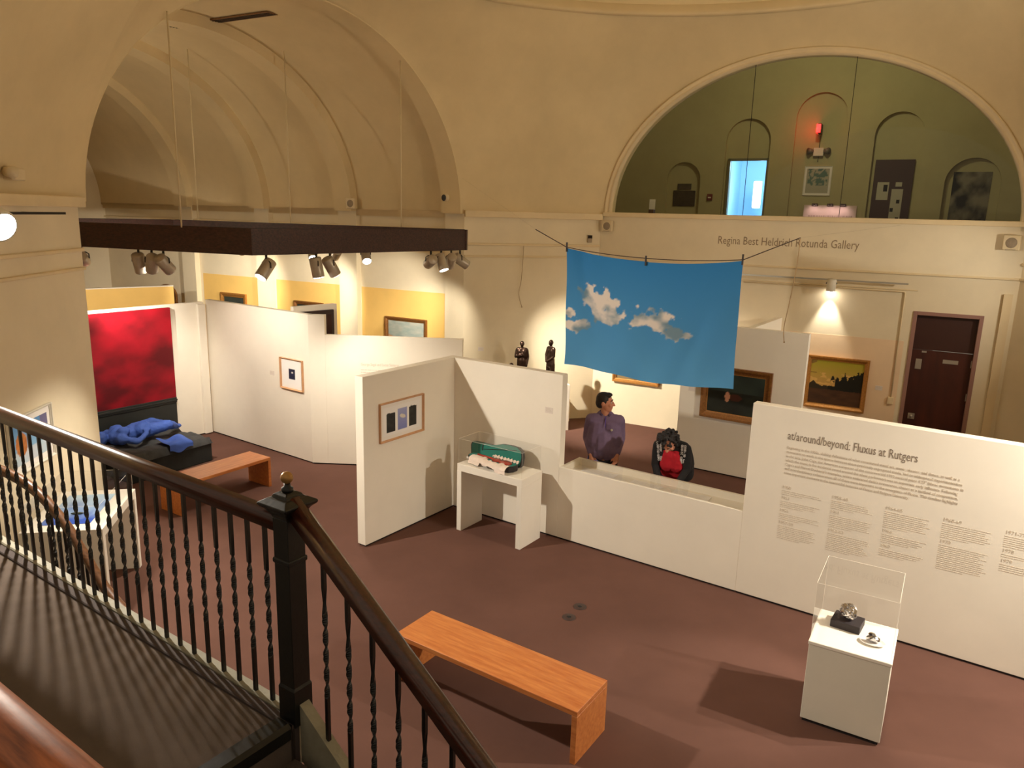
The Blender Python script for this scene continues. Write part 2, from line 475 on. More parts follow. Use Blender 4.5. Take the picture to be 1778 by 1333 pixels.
mb.lathe([(RR + .02, RZ - .10), (RR - .06, RZ - .10), (RR - .09, RZ - .06), (RR - .05, RZ - .02), (RR - .05, RZ + .06), (RR + .02, RZ + .1)], 96, (RC.x, RC.y))
mb.f = mb.f[:-2]; mb.sm = mb.sm[:-2]; struct(mb.build('trim_dome_ring', VAULT))
mb = MB()
mb.grid(lambda i, j: (RC.x + RR * math.cos(j / 12 * pi / 2) * math.cos(2 * pi * i / 72), RC.y + RR * math.cos(j / 12 * pi / 2) * math.sin(2 * pi * i / 72), RZ + 2.6 * math.sin(j / 12 * pi / 2)), 72, 12)
struct(mb.build('ceiling_dome', VAULT, fix=False))
# bowl uplights added on the cornice as unseen fill to brighten dome and vault
def uplight(label, loc, target, power, ang=130):
    t = thing('fill_uplight', label, 'uplight', loc, 0, 'added fill uplights on the cornice')
    MB().lathe([(.05, 0), (.09, .02), (.14, .10), (.135, .10), (.08, .03), (.03, .03)], 20).build('bowl', TRIM, t)
    MB().lathe([(.03, .03), (.05, .05), (.05, .09), (.02, .105)], 12).build('bulb', LENSD, t)
    light('fill_beam', 'SPOT', (loc[0], loc[1], loc[2] + .13), target, power, .08, (1.0, .87, .68), ang, .8)
UPW = .56
uplight('added fill uplight on the right side wall cornice', (6.55, 5.6, 4.10), (2.2, 8.3, 8.6), 1500 * UPW)
uplight('added fill uplight on the left wall cornice near the stair hall', (-4.55, 4.6, 4.10), (2.0, 8.6, 8.4), 1500 * UPW)
uplight('added fill uplight on the hidden left wall inside the barrel vault', tuple(C3 - D * 4.2 + N * .05 + Vector((0, 0, 4.04))), tuple(C2 - D * 4.0 - TD * 2.4 + Vector((0, 0, 7.0))), 420 * UPW)
# slot grille in the vault
vg = thing('ceiling_grille', 'long dark slot grille set in the barrel vault near its crown', 'vent', (0, 0, 0))
g0, g1 = arch_pt(.08, 3.6, AV, BV - .035), arch_pt(.08, 1.3, AV, BV - .035)
gd = (g1 - g0).normalized(); gs = TD
fr = MB()
def qslab(mb, o, u, ul, v, vl, w, wl):
    vs = [o + u * a + v * b + w * c for c in (0, wl) for b in (0, vl) for a in (0, ul)]
    mb.add(vs, [(0, 2, 3, 1), (4, 5, 7, 6), (0, 1, 5, 4), (2, 6, 7, 3), (0, 4, 6, 2), (1, 3, 7, 5)])
up = Vector((0, 0, 1))
GL = (g1 - g0).length
GRM = mat('grille_bronze', srgb(120, 84, 44), .5)
qslab(fr, g0, gd, GL, gs, .20, up, .02); fr.build('frame', GRM, vg)
for k in range(3):
    s = MB(); qslab(s, g0 + gs * (.035 + .05 * k) - up * .006, gd, GL, gs, .022, up, .006); s.build('slat', DARK, vg)

# --- lunette: rim, reveal, sill, panes
def lun(a, extra, off): return LW(LC + (LA + extra) * math.cos(a), off, LZ + (LB_ + extra) * math.sin(a))
mb = MB(); AA = [pi * (1 - i / NA) for i in range(NA + 1)]
prof = [(.10, .0), (.10, -.03), (.065, -.03), (.055, -.012), (.02, -.012), (.0, -.03), (.0, .30)]
mb.grid(lambda i, j: lun(AA[i], prof[j][0], prof[j][1]), NA, len(prof) - 1)
struct(mb.build('trim_lunette_rim', TRIM, fix=False))
mb = oslab(MB(), LW(.06), LW(6.92), 4.04, 4.125, -.07, .3); struct(mb.build('trim_lunette_sill', TRIM, None, .01))
WIN = struct(bpy.data.objects.new('window_1', None)); COL.objects.link(WIN)
WIN['label'] = 'half-round glazed lunette above the gallery name'
joints = [LC - LA + .002, 2.66, 4.26, LC + LA - .002]
for k in range(3):
    s0, s1 = joints[k] + .004, joints[k + 1] - .004; n = 20
    top = lambda s: LZ + ell(s - LC, LA, LB_) - .003
    vs = []; 
    for off in (.14, .152):
        for i in range(n + 1):
            s = s0 + (s1 - s0) * i / n
            vs += [LW(s, off, LZ + .004), LW(s, off, max(LZ + .006, top(s)))]
    m_ = 2 * (n + 1); fs = []
    for i in range(n):
        a = 2 * i; fs += [(a, a + 2, a + 3, a + 1), (m_ + a, m_ + a + 1, m_ + a + 3, m_ + a + 2), (a + 1, a + 3, m_ + a + 3, m_ + a + 1)]
    me = bpy.data.meshes.new('pane'); me.from_pydata([tuple(v) for v in vs], [], fs[::3]); me.materials.append(GLASS)
    obj('pane', me, WIN)
    if k:
        s = joints[k]; oslab(MB(), LW(s - .004), LW(s + .004), LZ, top(s), .138, .154).build('joint', DARK, WIN)

# --- the upper room seen through the lunette
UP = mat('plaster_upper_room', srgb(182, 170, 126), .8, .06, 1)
US0, US1, UO = -4.2, 10.8, 7.0
struct(oslab(MB(), LW(US0), LW(US1), 3.30, 3.45, .3, UO + 1).build('floor_upper', CARPET))
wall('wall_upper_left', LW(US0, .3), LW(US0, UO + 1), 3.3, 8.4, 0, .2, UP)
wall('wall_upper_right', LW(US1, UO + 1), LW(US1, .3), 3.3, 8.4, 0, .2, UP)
mb = MB(); ue = lambda i, off: LW(3.2 + 7.0 * math.cos(pi * (1 - i / 40)), off, 4.4 + 4.1 * math.sin(pi * (1 - i / 40)))
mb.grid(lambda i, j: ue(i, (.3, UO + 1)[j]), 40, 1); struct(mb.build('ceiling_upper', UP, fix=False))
# front layer with arched niches
NICH = [(-.93, .0, 5.10), (.61, 1.75, 6.07), (2.33, 3.53, 6.60), (4.18, 5.25, 6.14), (5.80, 6.94, 5.03)]
mb = MB(); edges = [US0]
for a, b, z in NICH: edges += [a, b]
edges.append(US1)
for k in range(0, len(edges), 2): oslab(mb, LW(edges[k]), LW(edges[k + 1]), 3.45, 8.5, UO, UO + .12)
for a, b, z in NICH:
    n = 18; r = (b - a) / 2; c = (a + b) / 2
    pts = [(c - r * math.cos(pi * i / n), z + r * math.sin(pi * i / n)) for i in range(n + 1)]
    vs = []
    for s, zz in pts: vs += [LW(s, UO, zz), LW(s, UO, 8.5), LW(s, UO + .12, zz)]
    fs = []
    for i in range(n): q = 3 * i; fs += [(q, q + 3, q + 4, q + 1), (q, q + 2, q + 5, q + 3)]
    mb.add(vs, fs)
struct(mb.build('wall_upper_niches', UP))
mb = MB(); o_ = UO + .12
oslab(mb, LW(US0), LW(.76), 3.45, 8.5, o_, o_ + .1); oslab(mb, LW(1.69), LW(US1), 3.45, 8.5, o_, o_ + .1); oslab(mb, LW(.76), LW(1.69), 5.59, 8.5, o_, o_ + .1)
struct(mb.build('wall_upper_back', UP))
# bright corridor behind the open doorway
BLUEW = mat('corridor_paint', srgb(196, 220, 240), .7)
mb = MB()
oslab(mb, LW(.1, 0), LW(.2, 0), 3.45, 6.2, o_ + .1, o_ + 4.0); oslab(mb, LW(2.6, 0), LW(2.7, 0), 3.45, 6.2, o_ + .1, o_ + 4.0)
oslab(mb, LW(.1, 0), LW(2.7, 0), 3.45, 6.2, o_ + 3.9, o_ + 4.0); oslab(mb, LW(.1, 0), LW(2.7, 0), 6.1, 6.2, o_ + .1, o_ + 4.0); oslab(mb, LW(.1, 0), LW(2.7, 0), 3.4, 3.45, o_ + .1, o_ + 4.0)
struct(mb.build('wall_corridor', BLUEW))
cl = thing('corridor_light', 'bright white fluorescent strip light seen through the open doorway upstairs', 'ceiling light', LW(.95, o_ + 2.8, 4.45), TH)
MB().box(-.10, .10, -.04, .04, 0, .75).build('tube_cover', emit('corridor_tube', (.8, .93, 1.0), 12), cl, .01)
MB().box(-.13, .13, .04, .07, -.03, .78).build('housing', STEEL, cl)
light('corridor_lamp', 'POINT', LW(1.4, o_ + 1.6, 5.6), LW(1.4, o_ + 1.6, 4), 120, .25, (.45, .74, 1.0))
df = MB()
oslab(df, LW(.70), LW(.76), 3.45, 5.65, UO + .05, UO + .2); oslab(df, LW(1.69), LW(1.75), 3.45, 5.65, UO + .05, UO + .2); oslab(df, LW(.70), LW(1.75), 5.59, 5.65, UO + .05, UO + .2)
struct(df.build('door_1', mat('door_frame_green', srgb(120, 116, 92), .5)), 'lit open doorway with blue light beyond the lunette glass')
UL = thing('upper_fill_lamp', 'added unseen fill lamp under the upper room vault', 'ceiling light', LW(3.2, 3.4, 8.1))  # added out of view so the closed upper room gets light
MB().lathe([(.02, 0), (.16, 0), (.16, .06), (.05, .08), (.05, .4)], 16).build('shade', FRAMEW, UL)
light('upper_fill', 'POINT', LW(3.2, 3.4, 8.0), LW(3.2, 3.4, 5), 130, .12, (1.0, .95, .62))

# --- landing and stairs
ZL = 1.5
NEW = Vector((-1.04, 3.32, 0)); AL = math.radians(145.4)
RL = Vector((math.cos(AL), math.sin(AL), 0)); RS = E1.copy()     # along the landing rail, along the flight down
side = Vector((-RL.y, RL.x, 0))                                   # towards the camera side of the landing rail
if side.y > 0: side = -side
def LP(a, b, z=0): v = NEW + RL * a + side * b; return Vector((v.x, v.y, z))
mb = MB(); mb.prism([tuple(LP(-.05, .055))[:2], tuple(LP(5.2, .055))[:2], tuple(LP(5.2, 4.0))[:2], tuple(LP(-.05, 4.0))[:2]], 1.32, ZL)
struct(mb.build('floor_landing', LCARPET))
mb = MB(); mb.prism([tuple(LP(.0, -.045))[:2], tuple(LP(5.2, -.045))[:2], tuple(LP(5.2, .022))[:2], tuple(LP(.0, .022))[:2]], 1.22, ZL + .03)
struct(mb.build('trim_landing_curb', STONE, None, .008))
mb = MB(); mb.prism([tuple(LP(-.05, .022))[:2], tuple(LP(5.2, .022))[:2], tuple(LP(5.2, .085))[:2], tuple(LP(-.05, .085))[:2]], 1.25, ZL + .018)
struct(mb.build('trim_landing_edge', mat('carpet_binding', srgb(74, 62, 58), .9), None, .006))
ST = struct(bpy.data.objects.new('stair', None)); COL.objects.link(ST); ST['label'] = 'flight of carpeted steps going down from the landing'
for k in range(8):
    z1 = ZL - .17 * (k + 1); x0 = .05 + .225 * k
    mb = MB(); mb.prism([tuple(NEW + RS * x0 + side * .06)[:2], tuple(NEW + RS * (x0 + .225) + side * .06)[:2], tuple(NEW + RS * (x0 + .225) + side * 1.9)[:2], tuple(NEW + RS * x0 + side * 1.9)[:2]], 0, z1)
    mb.build('step', LCARPET, ST)
    mb = MB(); mb.prism([tuple(NEW + RS * (x0 + .19) + side * .06)[:2], tuple(NEW + RS * (x0 + .235) + side * .06)[:2], tuple(NEW + RS * (x0 + .235) + side * 1.9)[:2], tuple(NEW + RS * (x0 + .19) + side * 1.9)[:2]], z1 - .03, z1 + .01)
    mb.build('nosing', PANEL, ST, .006)
mb = MB(); mb.prism([tuple(NEW + RS * -.05 + side * .07)[:2], tuple(NEW + RS * .07 + side * .07)[:2], tuple(NEW + RS * .07 + side * 2.2)[:2], tuple(NEW + RS * -.05 + side * 2.2)[:2]], ZL - .05, ZL + .05)
mb.build('landing_nosing', PANEL, ST, .02)
# sloping stone curb under the stair balusters
sl = .76
mb = MB(); q0 = NEW + RS * .06; vs = []
for b in (-.032, .026):
    for s_, top in ((.0, 1), (2.1, 1), (2.1, 0), (.0, 0)):
        p = q0 + RS * s_ + side * b; z = ZL + .12 - sl * s_ + (0 if top else -.32); vs.append((p.x, p.y, max(z, 0)))
mb.add(vs, [(0, 1, 2, 3), (7, 6, 5, 4), (0, 4, 5, 1), (1, 5, 6, 2), (2, 6, 7, 3), (3, 7, 4, 0)]); mb.build('curb', STONE, ST)

# ================================================================== RAILINGS
HR = [(-.036, -.045), (-.036, -.012), (-.044, -.004), (-.044, .012), (-.034, .034), (-.016, .046), (.016, .046), (.034, .034), (.044, .012), (.044, -.004), (.036, -.012), (.036, -.045)]
def baluster_mesh(length, name='baluster'):
    """flat iron bar with a twisted middle, foot at z=0"""
    mb = MB(); tz0, tz1 = length * .25, length * .74
    n = int((tz1 - tz0) / .0125); zs = [0, tz0 * .5, tz0] + [tz0 + (tz1 - tz0) * i / n for i in range(1, n + 1)] + [(tz1 + length) / 2, length]
    vs = []
    for z in zs:
        a = 0 if z <= tz0 else (min(z, tz1) - tz0) / .098 * pi
        if z > tz1: a = round((tz1 - tz0) / .098) * pi
        tw = tz0 < z < tz1
        w, t = (.0125, .0056) if tw else (.0098, .0088)
        for x, y in ((-w, -t), (w, -t), (w, t), (-w, t)):
            vs.append((x * math.cos(a) - y * math.sin(a), x * math.sin(a) + y * math.cos(a), z))
    k = len(zs)
    fs = [(4 * i + j, 4 * i + (j + 1) % 4, 4 * i + 4 + (j + 1) % 4, 4 * i + 4 + j) for i in range(k - 1) for j in range(4)] + [(3, 2, 1, 0), tuple(4 * (k - 1) + j for j in range(4))]
    mb.add(vs, fs)
    return mb.mesh(name, IRON)
lr = thing('landing_railing', 'level mahogany handrail on twisted black balusters running left along the carpeted landing', 'railing', (NEW.x, NEW.y, 0), AL)
mb = MB(); mb.profile([(.05, 0, 2.555), (1.5, 0, 2.555), (3.2, 0, 2.555), (5.1, 0, 2.555)], HR); mb.build('handrail', RAILW, lr, fix=True)
bm_ = baluster_mesh(.985)
for k in range(35):
    o = obj('baluster', bm_, lr); o.location = (.185 + .1385 * k, 0, ZL + .03)
sr = thing('stair_railing', 'sloping mahogany handrail on twisted black balusters going down from the newel post', 'railing', (NEW.x, NEW.y, 0), PA)
mb = MB(); mb.profile([(.03, 0, 2.565 - sl * -.13 + .0), (1.0, 0, 2.565 - sl * .84), (2.3, 0, 2.565 - sl * 2.14)], HR); mb.build('handrail', RAILW, sr)
bm2 = baluster_mesh(.93)
for k in range(12):
    s_ = .235 + .155 * k; o = obj('baluster', bm2, sr); o.location = (s_, 0, ZL + .12 - sl * (s_ - .06))
nw = thing('newel_post', 'black square newel post with flared cap and brass ball at the railing corner', 'newel post', (NEW.x, NEW.y, ZL), PA + .02)
def sq(prof, name, m, par, rot=0):
    mb = MB(); n = len(prof); vs = [(r * x, r * y, z) for r, z in prof for x, y in ((-1, -1), (1, -1), (1, 1), (-1, 1))]
    mb.add(vs, [(4 * i + j, 4 * i + (j + 1) % 4, 4 * i + 4 + (j + 1) % 4, 4 * i + 4 + j) for i in range(n - 1) for j in range(4)] + [(3, 2, 1, 0), tuple(4 * (n - 1) + j for j in range(4))])
    return mb.build(name, m, par, .003)
sq([(.058, .0), (.058, .20), (.052, .215), (.052, 1.09)], 'post', PANEL, nw)
sq([(.054, .86), (.058, .865), (.058, .885), (.054, .89)], 'band', PANEL, nw)
cp = sq([(.052, 1.09), (.058, 1.11), (.064, 1.115), (.075, 1.135), (.098, 1.155), (.10, 1.168), (.066, 1.188), (.052, 1.192), (.048, 1.205), (.03, 1.215)], 'cap', PANEL, nw)
MB().lathe([(.024, 1.212), (.028, 1.22), (.028, 1.232), (.016, 1.24), (.014, 1.255)], 16).build('neck', PANEL, nw)
MB().ball((0, 0, 1.282), .030, 20).build('ball', BRASS, nw)
# rail next to the camera, with the floor it guards
struct(MB().prism([(-5.5, -3.5), (3, -3.5), (.55, .35), (-.95, 1.38), (-2.6, 2.5), (-5.5, 3.6)], 2.2, 2.35).build('floor_upper_landing', LCARPET))
cr = thing('upper_railing', 'orange-brown oak handrail nearest to the camera in the lower left corner', 'railing', (-.865, 1.18, 2.35), PA)
mb = MB(); HR2 = [(x * 1.15, z * 1.1) for x, z in HR]
mb.profile([(-2.2, 0, .683), (0, 0, .683), (1.9, 0, .683)], HR2); mb.build('handrail', RAILL, cr)
bm3 = baluster_mesh(.64)
for k in range(14): o = obj('baluster', bm3, cr); o.location = (-1.9 + .15 * k, 0, 0.0)
# curved rail of the lower flight
lp = [(-4.9, 6.30, 1.80), (-4.44, 6.20, 1.73), (-4.06, 6.05, 1.61), (-3.75, 5.9, 1.40), (-3.5, 5.75, 1.16), (-3.27, 5.6, .95), (-2.95, 5.38, .80)]
def smooth_path(pts, n=6):
    P = [Vector(p) for p in pts]; out = []
    for i in range(len(P) - 1):
        p0, p1, p2, p3 = P[max(i - 1, 0)], P[i], P[i + 1], P[min(i + 2, len(P) - 1)]
        for k in range(n):
            t = k / n
            out.append(.5 * ((2 * p1) + (-p0 + p2) * t + (2 * p0 - 5 * p1 + 4 * p2 - p3) * t * t + (-p0 + 3 * p1 - 3 * p2 + p3) * t ** 3))
    return out + [P[-1]]
lc = thing('lower_stair_railing', 'curved brown handrail of the lower flight seen through the landing balusters', 'railing', (-3.9, 6.0, 0))
lpp = smooth_path(lp); base = Vector((-3.9, 6.0, 0))
mb = MB(); mb.profile([p - base for p in lpp], [(x * .8, z * .8) for x, z in HR]); mb.build('handrail', RAILT, lc)
for k in range(3, len(lpp) - 1, 3):
    p = lpp[k] - base; L = min(.85, lpp[k].z - .06)
    o = obj('baluster', baluster_mesh(L), lc); o.location = (p.x, p.y, p.z - .03 - L)
mb = MB(); mb.profile([Vector((p.x - base.x, p.y - base.y, max(.03, p.z - .90))) for p in lpp], [(-.08, -.25), (-.08, .02), (.08, .02), (.08, -.25)]); mb.build('stringer', STONE, lc)

# ================================================================== BENCHES
def bench(label, loc, rot, L, Wd, H, th=.045):
    b = thing('wooden_bench', label, 'bench', loc, rot, 'plain wooden gallery benches')
    MB().box(0, L, 0, Wd, H - th, H).build('seat', WOODB, b, .003)
    for x in (0, L - th): MB().box(x, x + th, 0, Wd, 0, H - th).build('leg', WOODB, b, .002)
    return b
bench('orange-brown wooden bench in the middle of the floor right of the stair rail', (-.952, 5.868, 0), -.589, 1.80, .49, .45)
bench('orange-brown wooden bench at left in front of the black bed', (-4.32, 9.3, 0), math.radians(57), 1.46, .47, .45)

# ================================================================== PARTITIONS
KICK = mat('partition_kick', srgb(30, 22, 20), .9)
def panel(mb, x0, x1, y0, y1, z1, z0=.022): mb.box(x0, x1, y0, y1, z0, z1)
pc = thing('corner_partition', 'white L-shaped partition with a framed print, standing behind the violin table', 'partition', E0, PA)
mb = MB(); mb.box(0, 1.70, 0, .12, .022, 2.13); mb.build('long_panel', WHITE, pc, .004)
mb = MB(); mb.box(-.13, 0, -1.69, .12, .022, 2.13); mb.build('wing_panel', WHITE, pc, .004)
mb = MB(); mb.box(0, 1.69, .015, .10, 0, .022); mb.box(-.115, -.015, -1.67, .1, 0, .022); mb.build('kick', KICK, pc)
tp = thing('text_partition', 'white partition wall printed with the exhibition title and timeline', 'partition', FX(4.02), PA)
MB().box(0, 4.4, 0, .12, .022, 2.165).build('panel', WHITE, tp, .004)
MB().box(.01, 4.4, .015, .10, 0, .022).build('kick', KICK, tp)
ttl = text_mesh('title_lettering', 'at/around/beyond: Fluxus at Rutgers', .125, GREYT, tp, (.38, -.001, 1.845), width=1.19)
para = ["Beginning in the 1950s, shifting definitions of what constituted visual art, music, theater, and dance, as well as a",
        "movement to work in the spaces between these previously segregated media, led to widespread experimentation",
        "in the arts. John Cage, the American composer of the controversial 1952 musical piece 4'33\" (three movements in",
        "which the music is the incidental sound around the silent performer) was an important early influence. Following",
        "Cage's and Marcel Duchamp's examples, artists embraced dada's irreverence, chance as a method of composition,",
        "and interdisciplinary collaboration; all of these were important to the emergence of Fluxus. This timeline highlights",
        "some important moments in the intermedial histories of Fluxus and Rutgers University."]
pwid = [1.545, 1.57, 1.585, 1.55, 1.555, 1.56, 1.16]
for i, t_ in enumerate(para):
    text_mesh('paragraph_line', t_, .042, GREYT2, tp, (.385, -.001, 1.745 - .0455 * i), width=pwid[i])
COLS = [(0, [('1950', 3), ('1951', 4), ('1956', 4), ('1957-58', 8)]), (1, [('1958-60', 5), ('1961', 7), ('1962-63', 10)]),
        (2, [('1964-65', 9), ('1966', 5), ('1967', 4)]), (3, [('1968-69', 8), ('1970', 13)]), (4, [('1971-77', 6), ('1978', 2), ('1979', 4)])]
rt = random.Random(5)
for ci, blocks in COLS:
    x = .38 + .49 * ci; z = 1.315 + .008 * ci
    for yr, nl in blocks:
        text_mesh('year_lettering', yr, .046, GREYT2, tp, (x, -.001, z)); z -= .022
        mb = MB()
        for l in range(nl):
            xx = x; end = x + (.40 if l < nl - 1 else .25) * rt.uniform(.8, 1.0)
            while xx < end:
                w = rt.uniform(.012, .05); mb.box(xx, min(xx + w, end), -.0012, .0, z - .007, z); xx += w + .006
            z -= .0195
        mb.build('small_print', GREYT2, tp); z -= .036
# ---- vitrine between the two partitions
vt = thing('vitrine', 'long low white display vitrine with an open tray top between the partitions', 'display case', FX(1.70), PA)
VL = 2.32
MB().box(0, VL, 0, .04, .022, .96).build('front_panel', WHITE, vt, .003)
MB().box(0, VL, .46, .50, .022, .96).build('back_panel', WHITE, vt, .003)
for x in (0, VL - .04): MB().box(x, x + .04, .04, .46, .022, .96).build('end_panel', WHITE, vt, .003)
MB().box(.04, VL - .04, .04, .46, .85, .875).build('tray', WHITE2, vt)
MB().box(.02, VL - .02, .02, .48, 0, .022).build('kick', KICK, vt)
MB().add([(.01, .01, .963), (VL - .01, .01, .963), (VL - .01, .49, .963), (.01, .49, .963)], [(0, 1, 2, 3)]).build('cover_sheet', CLEAR, vt)
PAPER = mat('paper_white', srgb(240, 236, 232), .8)
for k, (x, y, w, h, r, lb) in enumerate(((.40, .26, .46, .28, .08, 'large white paper sheet lying at the left end of the vitrine'), (1.05, .25, .40, .25, -.05, 'white paper sheet in the middle of the vitrine tray'), (1.62, .26, .44, .26, .04, 'pale document lying toward the right end of the vitrine'))):
    p = FX(1.70 + x, y, .876); o = thing('document', lb, 'paper', p, PA + r, 'papers in the vitrine')
    MB().box(-w / 2, w / 2, -h / 2, h / 2, 0, .003).build('sheet', PAPER, o)
    mb = MB()
    for l in range(7): mb.box(-w / 2 + .03, w / 2 - .05 - .02 * (l % 3), h / 2 - .04 - .03 * l, h / 2 - .036 - .03 * l, .003, .0034)
    mb.build('print_lines', GREYT2, o)
# ---- back-left partition
G0, G2, G3 = Vector((-5.45, 13.2, 0)), Vector((-3.18, 11.58, 0)), Vector((-.78, 11.48, 0))
bl = thing('back_left_partition', 'long white partition at left with a stepped top and a small framed print', 'partition', G2, math.atan2(G3.y - G2.y, G3.x - G2.x))
Ri = Matrix.Rotation(-bl.rotation_euler[2], 3, 'Z')
g0 = Ri @ (G0 - G2); g3 = Ri @ (G3 - G2)
mb = MB(); oslab(mb, g0, Vector((0, 0, 0)), .022, 2.43, 0, .10); mb.build('tall_panel', WHITE, bl, .003)
mb = MB(); oslab(mb, Vector((-.02, 0, 0)), Vector((.24, 0, 0)), .022, 2.43, 0, .10); mb.build('tall_end_panel', WHITE, bl)
mb = MB(); oslab(mb, Vector((.24, 0, 0)), g3, .022, 2.12, 0, .10); mb.build('low_panel', WHITE, bl, .003)
mb = MB(); oslab(mb, g0, Vector((0, 0, 0)), 0, .022, .015, .09); oslab(mb, Vector((0, 0, 0)), g3, 0, .022, .015, .09); mb.build('kick', KICK, bl)
# "wall text" panel on the low part
text_mesh('heading_lettering', 'George Segal and Lucas Samaras', .062, GREYT2, bl, (.80, -.001, 1.655), width=.60)
mb = MB()
for l in range(16):
    xx = .80
    while xx < 1.42 - .05 * rt.random(): w = rt.uniform(.015, .06); mb.box(xx, xx + w, -.0012, 0, 1.58 - .038 * l, 1.59 - .038 * l); xx += w + .008
mb.build('small_print', GREYT2, bl)
# ---- partition carrying the red panel
RDA = math.radians(55.6); RV = Vector((math.cos(RDA), math.sin(RDA), 0))
rp = thing('red_panel_partition', 'white partition behind the bed that carries the dark red painted panel', 'partition', G0 - RV * 2.9, RDA)
MB().box(0, 2.86, 0, .10, .022, 2.39).build('panel', WHITE, rp, .003)
MB().box(0, 2.84, .015, .09, 0, .022).build('kick', KICK, rp)
MB().box(2.72, 2.86, -.06, -.0, .022, 2.36).build('end_post', WHITE, rp, .003)
rw = thing('red_painted_panel', 'tall dark red wall panel with charcoal dado behind the bed sculpture', 'wall panel', G0 - RV * .70, RDA)
def redfn(U, V):
    n = fbm(U * 5 + 1, V * 6 + 2, 5); n2 = fbm(U * 2.2 + 9, V * 2.4 + 4, 3)
    t = np.clip((n * .55 + n2 * .75 - .42) * 2.2, 0, 1)
    return lerp(srgb(92, 8, 18), srgb(178, 14, 36), t)
o = MB().box(-1.75, 0, -.055, -.002, .80, 2.35).build('red_backing', mat('red_edge', srgb(110, 10, 20), .7), rw)
picture('red_face', 1.75, 1.55, 70, 62, redfn, rw, attr_mat('red_paint', .6), warp=lambda u, v: (-1.75 + 1.75 * u, -.0565, .80 + 1.55 * v))
CHAR = mat('charcoal_paint', srgb(38, 40, 38), .55, .1, 6)
MB().box(-1.75, 0, -.05, -.002, 0, .71).build('dado', CHAR, rw)
mb = MB(); mb.box(-1.75, .0, -.075, -.002, .71, .745); mb.box(-1.75, 0, -.095, -.002, .745, .775); mb.box(-1.75, 0, -.07, -.002, .775, .80); mb.build('dado_moulding', CHAR, rw, .004)
# low pale return beside the pier
ls = MB(); lsr = thing('low_screen', 'low grey side screen between the left pier and the bed', 'screen', (-5.97, 10.05, 0), math.radians(108))
MB().box(0, .95, 0, .05, .05, .62).build('board', mat('screen_grey', srgb(148, 140, 116), .7), lsr)
MB().box(0, .95, -.01, .06, 0, .05).build('skirting', FRAMEW, lsr)
# ---- yellow partition, dark-painting partition in the barrel
YD = Vector((1.27, 1.10, 0)).normalized(); YA = math.atan2(YD.y, YD.x)
yp = thing('yellow_partition', 'bright yellow partition rising behind the red panel at left', 'partition', Vector((-7.07, 15.58, 0)) - YD * 3.2, YA)
MB().box(0, 3.2, 0, .12, 0, 2.40).build('panel', YELLOW, yp, .003)
MB().box(0, 3.2, -.002, .122, 2.40, 2.42).build('cap', WHITE, yp)
DP0, DP1 = Vector((-3.72, 12.62, 0)), Vector((-3.14, 13.26, 0)); DA = math.atan2(DP1.y - DP0.y, DP1.x - DP0.x)
dp = thing('inner_partition', 'white partition end with a big dark painting behind the back-left partition', 'partition', DP0 + Vector((0, 0, 0)), DA)
MB().box(0, (DP1 - DP0).length, 0, .10, 0, 2.41).build('panel', WHITE, dp, .003)
# ---- right-hand partition with the dark painting
QA = math.radians(-33.4); Q0 = Vector((2.86, 11.96, 0))
qp = thing('right_partition', 'white partition behind the woman, hung with a dark gilt-framed painting', 'partition', Q0, QA)
MB().box(-.12, 1.80, 0, .10, .022, 2.42).build('panel', WHITE, qp, .003)
mb = MB(); mb.box(-.11, 1.79, .015, .09, 0, .022); mb.build('kick', KICK, qp)
MB().box(.86, .96, .10, 1.75, .022, 2.42).build('wing_panel', WHITE, qp, .003)

# ================================================================== PICTURES
def framed(name, label, loc, rot, w, h, fw, depth, fm, fn=None, n=(40, 30), inner=None, mat_w=0, z=None, cat='painting', group=None, canvas_mat=None):
    """framed picture hung with its lower edge at loc; facing local -y"""
    t = thing(name, label, cat, loc, rot, group)
    prof = [(0, 0), (0, -depth), (fw * .35, -depth), (fw * .8, -depth * .55), (fw, -depth * .5), (fw, -.004)]
    mb = MB(); k = len(prof)
    cor = lambda i, q: ((-w / 2 + q, 0 + q), (w / 2 - q, 0 + q), (w / 2 - q, h - q), (-w / 2 + q, h - q))[i % 4]
    vs = [(cor(i, q)[0], y, cor(i, q)[1]) for i in range(4) for q, y in prof]
    fs = [(i * k + j, ((i + 1) % 4) * k + j, ((i + 1) % 4) * k + j + 1, i * k + j + 1) for i in range(4) for j in range(k - 1)]
    mb.add(vs, fs); mb.build('frame', fm, t)
    iw, ih = w - 2 * fw, h - 2 * fw
    if inner:
        MB().box(-iw / 2, iw / 2, -depth * .42, -.002, fw, fw + ih).build('inner_slip', inner, t)
    if mat_w is not None and mat_w > 0:
        MB().box(-iw / 2, iw / 2, -.008, -.002, fw, fw + ih).build('mat_board', MATB, t)
    q = fw + (mat_w or 0) + (.012 if inner else 0)
    if fn is not None:
        cw, ch = w - 2 * q, h - 2 * q
        y = -depth * .44 - .001 if inner else -.010
        picture('canvas', cw, ch, n[0], n[1], fn, t, canvas_mat, warp=lambda u, v: ((u - .5) * cw, y, q + v * ch))
    return t
def tree_edge(U):
    e = .20 + 0 * U
    for c, wd, top in ((.44, .07, .70), (.52, .09, .66), (.66, .10, .74), (.78, .12, .72), (.90, .16, .80), (1.0, .16, .84)):
        e = np.maximum(e, top - np.abs(U - c) / wd * .22)
    return e
